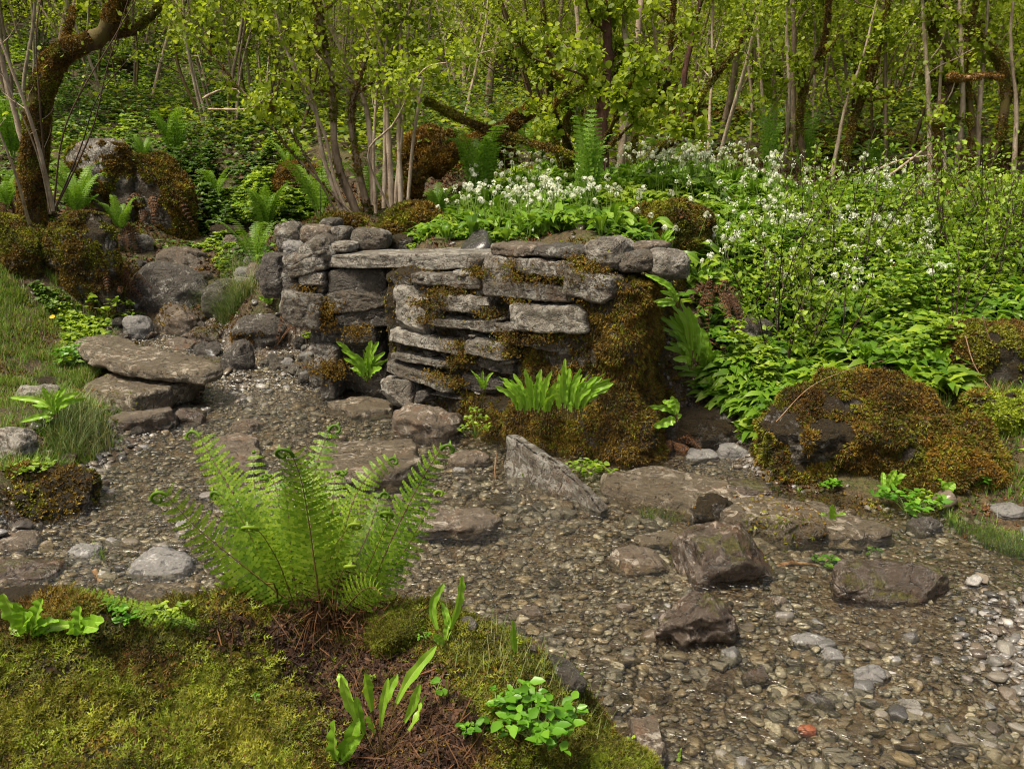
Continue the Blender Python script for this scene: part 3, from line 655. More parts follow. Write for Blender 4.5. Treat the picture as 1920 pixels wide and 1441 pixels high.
polyslab([(1453,928),(1530,938),(1625,968),(1668,990),(1610,1004),(1556,1000),(1540,960),(1480,945)], .02, .07, 'slabrock', 'flat_stone', 'pale thin slab at the right end of the largest slab, awash', 'flat stone', 409)
polyslab([(1365,893),(1420,898),(1450,920),(1400,922),(1362,908)], .09, .1, 'wetrock', 'flat_stone', 'low wet mossy stone between the largest slab and the mossy boulder', 'flat stone', 410)
polyslab([(765,966),(800,949),(900,948),(942,966),(880,986),(785,988)], .03, .07, 'brownrock', 'flat_stone', 'low brown flat rock right of the fern tips', 'flat stone', 411)
polyslab([(1185,1000),(1250,992),(1290,1000),(1270,1018),(1200,1020)], .01, .05, 'slabrock', 'flat_stone', 'reddish submerged flat stone left of the shaggy brown rock', 'flat stone', 412)
polyslab([(395,1010)][:0] or [(1185,1350),(1225,1345),(1250,1395),(1235,1425),(1205,1400)], .02, .06, 'brownrock', 'flat_stone', 'brown flat stone under water beside the mossy foreground bank', 'flat stone', 413)
FA = atZ(948, 885, 0)[:2]; FB = atZ(1130, 962, 0)[:2]
planeslab([(945,816),(953,819),(985,842),(1030,868),(1092,918),(1128,958),(1120,975),(1040,950),(975,915),(946,895),(942,850)], FA, FB, .06, 'wallrock', 'upright_stone', 'thin pointed stone standing on edge like a fin in front of the mossy wall', 'stone', 414, lean=.1)

# ---- boulders and rocks
MB = lambda n, thr=0., **k: dict(n=n, thr=thr, **k)
BL = [((245,488,395,590),'darkrock','large smooth dark boulder beside the upstream channel',dict(dr=.7,k=3,ry=.25)),((293,462,390,512),'brownrock','flat topped brown rock behind the large dark boulder',dict(dr=1.2,k=3.5)),
 ((287,568,388,632),'brownrock','brown rounded boulder below the large dark one, with a mossy top',dict(k=2.8,moss=MB(250,.1,size=.018,mats=('moss_brown',)))),((385,520,462,585),'darkrock','sloping dark rock behind the sedge tuft',dict(dr=1.1)),
 ((435,585,540,662),'darkrock','flat faced dark rock trimmed with orange moss, left of the pier',dict(k=3,moss=MB(800,.0,size=.02,mats=('moss_orange','moss_brown'),zw=-.2,zf=-.5))),((418,633,478,697),'darkrock','rounded wet grey stone beside the little cascade',dict(k=2.6)),
 ((370,640,416,682),'darkrock','small wet stone that the cascade runs over',dict(k=2.8)),((303,632,372,663),'brownrock','low tan stone above the cascade',dict(k=2.8)),((355,608,442,652),'wetrock','low dark mossy rock behind the cascade',dict(k=3,moss=MB(250,.1,size=.016,mats=('moss_brown',)))),
 ((735,753,872,840),'brownrock','big rounded pinkish boulder under the corner of the wall',dict(k=2.7,cuts=4,dr=.9)),((838,843,918,882),'brownrock','low dark wedge shaped rock between boulder and pointed stone',dict(k=3)),
 ((238,1033,366,1096),'greyrock','smooth pale grey boulder lying in the gravel left of the big fern',dict(k=3.0,cuts=9,n=30,rough=.05)),((848,875,878,898),'greyrock','small bluish grey stone right of the midstream slab',dict()),((1018,955,1062,979),'greyrock','pale grey angular stone alone on fine gravel',dict()),
 ((919,925,982,955),'darkrock','ridged grey stone left of the standing pointed stone',dict()),((1290,925,1374,1006),'mossrock','shaggy rust brown rock standing on the edge of the largest slab',dict(k=3,n=26,rough=.12,moss=MB(400,.1,size=.014,mats=('moss_brown','moss_orange')))),
 ((1262,982,1456,1110),'wetrock','largest wet boulder in the stream, peaked, dark brown',dict(k=2.7,rough=.05,strata=0.,cuts=7,n=34,dr=.8,moss=MB(350,.25,size=.012,mats=('moss_green',),zf=-.7,zw=0))),((1222,1106,1376,1232),'wetrock','rough dark wet boulder nearest to the camera in midstream',dict(k=3,cuts=9,n=34,rough=.11)),
 ((1558,1050,1774,1142),'wetrock','long low dark boulder at the right of the stream',dict(k=3.4,n=32,dr=.5)),((1140,1028,1256,1084),'brownrock','low brown rock left of the largest wet boulder',dict(k=2.8,n=26)),((1155,905,1228,950),'palerock','pale chunk of rock left of the small grass tuft',dict()),
 ((1280,842,1346,873),'greyrock','flat dark grey stone under the right bank',dict()),((1344,831,1406,863),'greyrock','flat grey stone touching the mossy boulder',dict()),((262,772,332,808),'wetrock','dark angular stone left of a similar one below the brown slab',dict()),((325,764,388,802),'wetrock','dark reddish stone at the end of the narrow flat one',dict()),
 ((437,783,488,812),'brownrock','tan stone alone in the pool above the big fern',dict(k=2.8)),((-30,998,78,1042),'brownrock','grey brown rock at the left edge of the stream',dict()),((-40,1050,112,1102),'wetrock','wide brown rock at the left edge above the strap ferns',dict(dr=.6)),((-20,1100,95,1142),'mossrock','flat greenish rock right behind the left strap ferns',dict(dr=.6)),
 ((132,1020,192,1056),'greyrock','bluish stone left of the smooth pale boulder',dict()),((225,1095,372,1150),'brownrock','broad brown rock half hidden behind the mossy foreground bank',dict(dr=.6)),
 ((1596,1246,1656,1290),'greyrock','pale grey cobble, brightest in the lower right gravel',dict()),((1535,1217,1578,1250),'greyrock','small light cobble up and left of the brightest one',dict()),((1479,1183,1547,1221),'greyrock','oval grey brown cobble right of the roughest wet boulder',dict()),
 ((1431,1117,1478,1149),'brownrock','round brown cobble between the two wet boulders and the long one',dict()),((1325,1266,1374,1308),'brownrock','brown peaked cobble below the roughest wet boulder',dict(k=2.6)),((1391,1250,1435,1295),'wetrock','dark pointed cobble leaning in the gravel, lower centre right',dict(k=2.6)),
 ((1500,1303,1560,1343),'darkrock','greenish grey angular cobble above the brick red pebble',dict()),((1548,1354,1618,1383),'brownrock','flat brown cobble right of the brick red pebble',dict()),((1548,1404,1610,1441),'greyrock','rounded grey cobble at the bottom edge of the picture',dict()),
 ((1293,1251,1342,1278),'greyrock','ridged grey cobble directly below the roughest wet boulder',dict()),((1198,1287,1246,1325),'brownrock','brown cobble under the fast water beside the mossy bank',dict()),((1144,1292,1184,1324),'palerock','pale cobble touching the mossy foreground bank',dict()),
 ((1546,1296,1586,1322),'greyrock','light flat cobble above the flat brown one',dict()),((1678,1313,1725,1343),'palerock','light cobble in the right hand gravel',dict()),((972,1136,1016,1173),'brownrock','striped brown cobble in the riffle above the lone upright leaf',dict()),
 ((1855,942,1935,972),'greyrock','slanted grey rock at the right edge on the bank',dict(k=4)),((1700,965,1760,1010),'darkrock','dark rock at the foot of the right bank',dict()),((395,418,462,446),'mossrock','small pale mossy rock beside the upstream path',dict()),((218,436,288,470),'palerock','flat pale stone jutting from the left bank',dict(dr=.5)),
 ((1440,985,1476,1022),'palerock','pale angular stone under the slab edge beside the peaked boulder',dict()),((180,628,232,655),'darkrock','dark stone at the upstream left shore',dict()),((232,590,288,640),'greyrock','grey cobble in the upstream channel beside the big dark boulder',dict()),
 ((60,700,150,722),'mossrock','low stone in the gravel of the left bank path',dict()),((-20,800,70,860),'palerock','pale rock under the grassy left mound',dict()),((30,722,110,752),'palerock','white stone in front of the left strap fern mound',dict()),((-30,870,178,985),'mossrock','rough dark rock with mossy fringe at the left edge',dict(k=3,n=30,rough=.12,moss=MB(1500,-.05,size=.018,mats=('moss_brown','moss_green'),zf=-.2))),
 ((1320,588,1445,665),'darkrock','dark flat rock littered with dead fern on the right bank',dict(k=3)),((1225,760,1400,850),'mossrock','dark hollow rock low in the right bank',dict(k=3,dr=.5)),
 ((380,1480,381,1481),None,'',{})]
for i, (b, mt, lab, kw) in enumerate(BL):
    if mt is None: continue
    w_ = b[2]-b[0]; kw.setdefault('n', 22 if w_ > 70 else 14)
    cob = 'cobble' in lab
    boulder(b, mt, 'cobble' if cob else ('boulder' if 'boulder' in lab else 'rock'), lab, 'cobble' if cob else ('boulder' if 'boulder' in lab else 'rock'), seed=500+i, rz=rng(i).uniform(-.3, .3), **kw)

def cobble_patch(poly, k, s0, mats, label, group, seed):
    R = rng(seed); Q = np.array([onG(*q)[:2] for q in poly]); lo, hi = Q.min(0), Q.max(0); pr = []
    for i in range(5):
        V, Fc = rockgeo((1, R.uniform(.7, .9), R.uniform(.5, .75)), seed*10+i, 3.2, 8, .08, .02, 12, (.55, .85)); pr.append(Geo().add(V, Fc).mesh('cobble', M[mats[i % len(mats)]]))
    c = 0
    while c < k:
        x, y = R.uniform(lo, hi)
        if not inpoly(np.array([x]), np.array([y]), Q)[0]: continue
        s = s0*R.uniform(.55, 1.5); o = bpy.data.objects.new('cobble', pr[int(R.integers(0, 5))]); SC.collection.objects.link(o); o.location = (x, y, float(H(x, y))+s*.15); o.scale = (s, s, s); o.rotation_euler = (R.normal()*.25, R.normal()*.25, R.uniform(0, 6.28)); tag(o, label, 'cobble', group); c += 1
cobble_patch([(480,640),(560,640),(640,700),(690,742),(640,745),(520,700)], 34, .10, ('darkrock', 'wallrock', 'greyrock'), 'dark angular cobble in the rubble left of the pier foot', 'cobbles at the pier foot', 45)
cobble_patch([(205,590),(300,560),(400,600),(430,660),(330,650),(220,640)], 30, .13, ('darkrock', 'wetrock', 'brownrock'), 'dark cobble in the narrow upstream channel', 'cobbles of the upstream channel', 46)
cobble_patch([(220,500),(300,480),(460,440),(560,470),(500,540),(400,520),(300,530)], 26, .17, ('darkrock', 'brownrock', 'greyrock'), 'brown or grey rock tumbled beside the upstream path', 'tumbled rocks of the upstream path', 47)
cobble_patch([(900,830),(1180,850),(1290,830),(1400,860),(1300,880),(1100,880),(900,860)], 20, .07, ('greyrock', 'darkrock', 'brownrock'), 'small flat cobble in the water along the foot of the wall', 'cobbles along the wall foot', 48)
cobble_patch([(100,820),(260,760),(420,740),(360,800),(240,830),(150,900)], 18, .09, ('wetrock', 'darkrock', 'brownrock'), 'dark wet cobble below the smooth brown slab', 'cobbles below the left slabs', 49)
cobble_patch([(1130,1290),(1190,1300),(1260,1441),(1290,1500),(1215,1500),(1160,1360)], 14, .045, ('greyrock', 'wetrock', 'palerock'), 'small cobble under the fast water along the edge of the mossy bank', 'cobbles along the mossy bank', 51)
# ---- mossy boulders of the banks
MG, MO, MBn = 'moss_green', 'moss_orange', 'moss_brown'
boulder((1408,690,1770,925), 'mossrock', 'boulder', 'big boulder under rusty and olive moss with a bare grey patch, on the right bank', 'boulder', 601, dr=.75, k=3., n=60, rough=.15, cuts=10, moss=MB(40000, -.52, size=.017, an=(.8, 1.5), mats=(MBn, MO, MBn, MG, MBn, MG), droop=.9, f=2.6, zw=.0))
boulder((1600,770,1875,930), 'mossrock', 'boulder', 'low boulder with long hanging brown moss, right of the bare patched one', 'boulder', 602, dr=.7, k=3.4, n=54, rough=.16, cuts=10, moss=MB(28000, -.5, size=.019, an=(.8, 1.6), mats=(MBn, MG, MBn, MG, MO), droop=1.2))
boulder((1760,600,1960,730), 'mossrock', 'boulder', 'mossy boulder with a pale bare face at the right edge', 'boulder', 603, dr=.8, k=3, n=34, moss=MB(9000, -.2, size=.02, mats=(MG, MBn), zw=.25))
boulder((1790,725,2000,830), 'mossrock', 'boulder', 'rounded green mossy rock low at the right edge', 'boulder', 604, dr=.7, k=2.6, n=30, moss=MB(7000, -.3, size=.02, mats=(MG, MBn, 'moss_bright')))
boulder((1148,372,1345,478), 'mossrock', 'boulder', 'olive mossy boulder among the white flowers above the wall', 'boulder', 605, dr=.8, k=2.6, n=34, moss=MB(16000, -.7, size=.025, mats=(MG, MBn, MG)))
boulder((512,302,612,392), 'mossrock', 'boulder', 'bright orange mossy boulder left of the multi stemmed hazel', 'boulder', 606, dr=.9, k=2.6, n=28, moss=MB(9000, -.7, size=.026, mats=(MO, MO, MBn)))
boulder((135,258,262,410), 'wallrock', 'boulder', 'pale cracked boulder with a mossy cap on the left slope', 'boulder', 607, dr=.8, k=3, n=30, moss=MB(3500, .2, size=.036, mats=(MBn, MG), zw=.5))
boulder((250,285,372,440), 'mossrock', 'boulder', 'tall dark mossy boulder hung with dead ferns on the left slope', 'boulder', 608, dr=.8, k=3, n=30, moss=MB(13000, -.4, size=.026, mats=(MBn, MG, MBn)))
boulder((-60,400,112,520), 'mossrock', 'boulder', 'olive mossy boulder at the left edge above the grass', 'boulder', 609, dr=.8, k=2.7, n=30, moss=MB(14000, -.6, size=.022, mats=(MG, MBn)))
boulder((100,395,245,590), 'mossrock', 'boulder', 'dark overhung boulder behind the hanging dead ferns', 'boulder', 610, dr=.7, k=3, n=30, moss=MB(10000, -.3, size=.022, mats=(MBn, MG)))
boulder((750,238,872,330), 'mossrock', 'boulder', 'orange olive mossy boulder behind the hazel stems', 'boulder', 611, dr=.9, k=2.6, n=26, moss=MB(5000, -.5, size=.045, mats=(MBn, MO)), D=10)
boulder((865,250,965,310), 'mossrock', 'boulder', 'low dark mossy boulder under the fallen mossy trunk', 'boulder', 612, dr=.9, k=2.6, n=26, moss=MB(3000, -.5, size=.045, mats=(MBn, MG)), D=10)
boulder((1190,190,1400,300), 'mossrock', 'boulder', 'wide mossy outcrop in the wood behind the flowers', 'boulder', 613, dr=.8, k=2.8, n=30, D=13, moss=MB(8000, -.5, size=.06, mats=(MO, MBn, MG)))
boulder((1420,240,1720,345), 'mossrock', 'boulder', 'shadowy mossy outcrop with a dark cave in the right wood', 'boulder', 614, dr=.6, k=3, n=30, D=11, moss=MB(7000, -.3, size=.05, mats=(MBn, MG)))
boulder((190,115,260,160), 'mossrock', 'boulder', 'small pale rock high on the left slope', 'boulder', 615, D=16, moss=MB(1200, .1, size=.06, mats=(MG,)))
boulder((170,205,300,262), 'mossrock', 'boulder', 'dark ledge of rock above the pale cracked boulder', 'boulder', 616, D=13, moss=MB(2000, .0, size=.06, mats=(MG, MBn)))
boulder((600,400,690,440), 'mossrock', 'boulder', 'mossy hummock at the foot of the hazel', 'boulder', 617, moss=MB(2500, -.4, size=.03, mats=(MBn, MG)))
boulder((700,378,838,452), 'mossrock', 'boulder', 'dark green mossy hummock right of the hazel foot', 'boulder', 618, dr=.9, k=2.4, moss=MB(5000, -.6, size=.03, mats=(MG, MBn)))

# ---- pebbles
def pebbles():
    R = rng(900); n = 66000; Y = R.uniform(1.4, 8.3, n); X = R.uniform(-1, 1.35, n)*(Y*.62+.5)+.1
    keep = (sdist(X, Y)+n2(X, Y, 2.2, 9)*.07 > -.10); px, py, dep = proj(np.stack([X, Y, np.zeros(n)], -1))
    keep &= (px > -150) & (px < 2750) & (py < 1560); X, Y, dep = X[keep], Y[keep], dep[keep]; n = len(X)
    cl = n2(X, Y, .8, 21, 3); size = np.exp(R.normal(size=n)*.48-3.72+cl*.4); size = np.clip(size, .008, .085)*(.85+.05*dep)
    fine = (n2(X, Y, .55, 44, 3) > .2) & (Y < 4.6); size = np.where(fine, size*.6, size)
    Z = H(X, Y)+size*.10; order = np.argsort(-size/dep); inf = (px[keep] > -5) & (px[keep] < 1925) & (py[keep] < 1446); oi = order[inf[order]]; ind = oi[:300]; rest = np.setdiff1d(order, ind)
    tm = []
    for i in range(14):
        V, Fc = rockgeo((1, R.uniform(.6, .85), R.uniform(.32, .55)), 910+i, 2.6, 5, .05, 0, 3 if i < 10 else 2, (.6, .9)); tm.append((V, Fc))
    g = Geo(); pick = np.where(dep[rest]*1. < 4.6, R.integers(0, 10, len(rest)), R.integers(10, 14, len(rest)))
    nz = nrmz(Hn(X[rest], Y[rest])+R.normal(size=(len(rest), 3))*.22); Xa, Ya, Za = basis(nz, R)
    P = np.stack([X, Y, Z], -1)[rest]
    for k in range(14):
        s = pick == k; g.add(*inst(tm[k][0], tm[k][1], P[s], Xa[s], Ya[s], Za[s], size[rest][s]))
    tag(g.obj('gravel', M['pebble']), 'bed of small rounded grey and brown pebbles', kind='stuff')
    prot = []
    for i in range(16):
        V, Fc = rockgeo((1, R.uniform(.6, .85), R.uniform(.38, .6)), 950+i, 2.7, 6, .06, .0, 9, (.6, .9))
        prot.append(Geo().add(V, Fc).mesh('pebble', M['pebble']))
    for j in ind:
        o = bpy.data.objects.new('pebble', prot[R.integers(0, 16)]); SC.collection.objects.link(o); s = size[j]
        o.location = (X[j], Y[j], Z[j]+s*.06); o.rotation_euler = (R.normal()*.2, R.normal()*.2, R.uniform(0, 6.28)); o.scale = (s, s, s)
        tag(o, 'one of the larger rounded pebbles lying in the gravel stream bed', 'pebble', 'larger pebbles of the stream bed')
    p = onG(1513, 1378); V, Fc = rockgeo((.055, .04, .032), 990, 3, 6, .05, 0, 12)
    tag(add_stone('pebble', V, Fc, 'pebred', (p[0], p[1], p[2]+.015)), 'brick red pebble among grey ones in the lower right gravel', 'pebble')
pebbles()
# ------------------------------------------------------------------ foreground mossy bank
MC = [atY(*q) for q in [(-300,1190,1.85),(0,1192,1.88),(200,1174,1.95),(400,1160,2.02),(600,1175,2.1),(760,1140,2.12),(850,1165,2.1),(950,1200,2.05),(1050,1240,2.0),(1130,1335,1.95),(1215,1441,1.9),
    (200,1441,1.45),(600,1441,1.45),(400,1300,1.7),(800,1300,1.75),(1000,1400,1.7),(-200,1441,1.45),(700,1250,1.85),(1250,1600,1.7),(1000,1700,1.35)]]
BK = [(q[0], q[1]+.30, -.10) for q in MC[:6]]+[(q[0]+.10, q[1]+.26, -.10) for q in MC[6:9]]+[(q[0]+.16, q[1]+.12, -.10) for q in MC[9:11]]
MC = np.array([tuple(q) for q in MC]+BK+[(-2,1.0,.5),(-1,.7,.48),(0,.7,.45),(.5,.6,.3),(.9,.9,-.1),(.75,1.3,-.08),(.9,.2,-.1),(-2.5,2.3,-.1),(-2.7,1.0,.3),(0,-.2,.3),(-1,-.2,.3),(-3,-.2,.1),(-2.4,1.9,.3),(.7,1.7,-.1)])
MW = tps_fit(MC, 1e-4)
def HM(x, y):
    z = tps_eval(MC, MW, x, y); x = np.asarray(x, float)
    return np.clip(z, -.25, .75)-.07*np.exp(-(((x+.40)/.22)**2+((y-1.72)/.28)**2)**2)+.05*np.exp(-((x+1.05)**2/.14+(y-1.75)**2/.06))+n2(x, y, 1.9, 64, 2)*.055+n2(x, y, 4, 61, 3)*.045+np.abs(n2(x, y, 11, 62, 3))*.022
def onM(px, py):
    d = ray(px, py); t = np.linspace(.9, 3.2, 900); X = d[0]*t; Y = d[1]*t; Z = CAMZ+d[2]*t; h = np.maximum(HM(X, Y), H(X, Y)); k = np.nonzero(Z < h)[0]
    k = k[0] if len(k) else 500
    return np.array([X[k], Y[k], h[k]])
def litter_mask(x, y):     # the dead frond and leaf litter hollow under the big fern
    P = np.array([onM(*q)[:2] for q in [(430,1190),(560,1185),(680,1190),(760,1200),(860,1290),(900,1400),(890,1500),(640,1500),(620,1380),(560,1270)]])
    s = pdist(x, y, P); s = np.where(inpoly(x, y, P), s, -s); return sstep(-.05, .06, s+n2(x, y, 9, 66, 3)*.05)
def mound():
    xs = np.arange(-3.2, 1.1, .014); ys = np.arange(-.3, 2.75, .014); X, Y = np.meshgrid(xs, ys, indexing='ij'); Z = HM(X, Y)
    V = np.stack([X, Y, Z], -1).reshape(-1, 3); Fc = grid(len(xs), len(ys)); ok = V[:, 2] > H(V[:, 0], V[:, 1])-.09; Fc = Fc[ok[Fc].all(1)]
    used = np.zeros(len(V), bool); used[Fc] = True; ren = np.cumsum(used)-1; V = V[used]; Fc = ren[Fc]
    root = Geo().add(V, Fc).obj('mossy_bank', M['mossrock']); tag(root, 'broad cushion of yellow green moss over rock at the bottom left of the picture', 'mossy bank')
    T = np.r_[Fc[:, :3], Fc[:, [0, 2, 3]]]
    def vis(C):
        px, py, dep = proj(C); return ((px > -260) & (px < 1700) & (py < 1640)).astype(float)
    def wf(C, Nn):
        return vis(C)*(1-.8*litter_mask(C[:, 0], C[:, 1]))*(.25+sstep(-.35, .25, fbm(C*9+4, 3)))/(proj(C)[2]**1.2)
    mossify(root, V, T, 30000, 71, .024, (MBn, MG, MG, 'moss_bright', MG, MG), wf, kind='feather', droop=.1, name='moss')
    mossify(root, V, T, 30000, 72, .010, (MBn, MG), lambda C, Nn: vis(C)*(1-.8*litter_mask(C[:, 0], C[:, 1])), kind='simple', droop=.1, name='moss')
    # litter of dead fronds, needles and brown leaves
    R = rng(73); P, Nn = sample_surface(V, T, 8000, R, lambda C, Nn: vis(C)*litter_mask(C[:, 0], C[:, 1])); g = Geo()
    tv = np.array([(-.5,0,0),(-.2,.16,.05),(.2,.13,.02),(.5,0,.08),(.15,-.15,.03),(-.25,-.13,.06)]); tf = [[0,1,5],[1,2,5],[5,2,4],[2,3,4]]
    Z = nrmz(Nn+R.normal(size=P.shape)*.6); X, Y_, Z = basis(Z, R); s = R.uniform(.008, .028, len(P)); g.add(*inst(tv, tf, P+Nn*.006, X, Y_, Z, s), 0)
    P2, N2 = sample_surface(V, T, 800, R, lambda C, Nn: vis(C)*litter_mask(C[:, 0], C[:, 1])); Z = nrmz(N2+R.normal(size=P2.shape)*.5); X, Y_, Z = basis(Z, R)
    tv = np.array([(-.5,-.012,0),(-.5,.012,0),(0,.014,.06),(0,-.014,.06),(.5,0,0)]); L = R.uniform(.03, .10, len(P2)); Vv, Ff = inst(tv, [[0,1,2],[0,2,3],[3,2,4]], P2+N2*.01, X, Y_, Z, L); g.add(Vv, Ff, 1)
    tag(g.obj('leaf_litter', [M['litter'], M['deadfern']]), 'rust brown dead fronds and leaf litter in the hollow of the mossy bank', kind='stuff')
    # small humps of bright moss
    for i, (box, lab) in enumerate([((690,1118,812,1215), 'bright yellow green moss hump right of the big fern base'), ((1060,1385,1240,1500), 'bright moss hump at the bottom edge beside the stream')]):
        p = onM((box[0]+box[2])/2, box[3]-20); wdt = (box[2]-box[0])/F*np.linalg.norm(p-[0, 0, CAMZ]); Q, Fq = rockgeo((wdt, wdt*.9, wdt*.62), 620+i, 2.2, 2, .05, 0, 20)
        o = add_stone('moss_hump', Q, Fq, 'mossrock', (p[0], p[1]+.02, p[2]+.0), lab, 'moss'); mossify(o, Q, np.r_[Fq[:, :3], Fq[:, [0, 2, 3]]], 4200, 630+i, .014, ('moss_bright', 'moss_bright', MG), kind='feather', droop=.3)
    p = onM(1062, 1262); Q, Fq = rockgeo((.07, .16, .06), 640, 3, 6, .06, 0, 18); Q = Q@rotm(0, 0, .45).T
    add_stone('rock', Q, Fq, 'darkrock', (p[0], p[1], p[2]+.0), 'dark bare stone set in the moss at the stream edge of the bank', 'rock')
mound()

# ------------------------------------------------------------------ ferns
KITE = np.array([(0, 0, 0), (.35, .5, 0), (1, .12, 0), (.4, -.42, 0)])
def frondgeo(path, nrm, width, npin=26, m=8, seed=0, start=.16, prof=None, stemr=.0022, droop=.25, twist=0., curl_in=0., mats=(0, 1), tail=0., gapf=.55, coil=None):
    """one frond: a tapering stalk, pinnae in pairs, each cut into small lobes"""
    R = rng(seed); path = np.asarray(path, float); L = np.r_[0, np.cumsum(np.linalg.norm(np.diff(path, axis=0), axis=1))]; tot = L[-1]
    n = 48 if coil is None else 90; t = np.linspace(0, tot, n); P = np.stack([np.interp(t, L, path[:, i]) for i in range(3)], -1); T = nrmz(np.gradient(P, axis=0))
    nr = np.asarray(nrm, float); nr = np.broadcast_to(nr, T.shape); S = nrmz(np.cross(T, nr)); U = np.cross(S, T)
    g = Geo(); tube(g, P, np.linspace(1, .22, n)*stemr, 5, mats[1])
    if m > 0 and npin > 0:
        s = start+(1-start)*(np.arange(npin)+.5)/npin; kk = s*(n-1); i0 = np.minimum(kk.astype(int), n-2); f = (kk-i0)[:, None]
        pp = P[i0]*(1-f)+P[i0+1]*f; tt, ss, uu = T[i0], S[i0], U[i0]
        u = (s-start)/(1-start); w_ = (np.minimum(1, (u+.12)/.38)**.7*(1-u**1.7)**.95+.03) if prof is None else prof(u); w_ = np.maximum(w_, tail)*width
        if coil is not None:
            cs = max(.3, (coil-start)/(1-start)); v_ = np.clip(u/cs, 0, 1); w_ = np.where(u < cs, (np.minimum(1, (v_+.12)/.38)**.7*(1-v_**1.6*.62))*width, .017*(1.25-u*.6))
            i1 = int(coil*(n-1)); tube(g, P[i1:], np.linspace(.0046, .003, n-i1), 6, mats[0])
        pos, X, Y, Z, sc = [], [], [], [], []
        q = (np.arange(m)+.5)/m
        for sg in (-1, 1):
            ln = w_*(1+R.normal(size=npin)*.05); base_d = nrmz(ss*sg+tt*.28+R.normal(size=(npin, 3))*.05)
            for k in range(m):
                cu = droop*(1+curl_in*u**3); d = nrmz(base_d-uu*(cu*q[k]*1.6)[:, None]); cu = droop*(1+curl_in*u**3); c = pp+base_d*(ln*q[k])[:, None]-uu*(ln*cu*q[k]**2)[:, None]
                ax = nrmz(tt-d*(tt*d).sum(-1, keepdims=True)); le = ln*.27*(1-q[k]*.72)+.0012
                gap = tot*(1-start)/npin*gapf; le = np.minimum(le, gap*1.25*(1-q[k]*.55))
                for s2 in (-1, 1):
                    xa = nrmz(ax*s2+d*.35); ya = nrmz(d-xa*(d*xa).sum(-1, keepdims=True)); za = np.cross(xa, ya)
                    pos.append(c); X.append(xa); Y.append(ya); Z.append(za); wk = ln/m*1.45; sc.append(np.stack([le, np.maximum(wk, .0008), le], -1))
            tubeV = np.stack([pp+uu*.0004, pp+base_d*ln[:, None]-uu*(ln*droop)[:, None], pp+tt*.0012], 1); g.add(tubeV.reshape(-1, 3), np.arange(npin*3).reshape(-1, 3), mats[0])
        pos, X, Y, Z, sc = [np.concatenate(a) for a in (pos, X, Y, Z, sc)]
        g.add(*inst(KITE, [[0, 1, 2, 3]], pos, X, Y, Z, sc), mats[0])
    return g
def crozier(path, r, turns, side, shrink=.35, n=22):
    path = np.asarray(path, float); T = nrmz(path[-1]-path[-2]); Nn = nrmz(side-T*(side@T)); a = np.linspace(0, turns*2*math.pi, n)[1:]; rr = r*(1-(1-shrink)*a/a[-1]); p = path[-1]; out = []; prev = 0
    for ai, ri in zip(a, rr):
        d = T*math.cos((ai+prev)/2)+Nn*math.sin((ai+prev)/2); p = p+d*ri*(ai-prev); prev = ai; out.append(p)
    return np.r_[path, out]
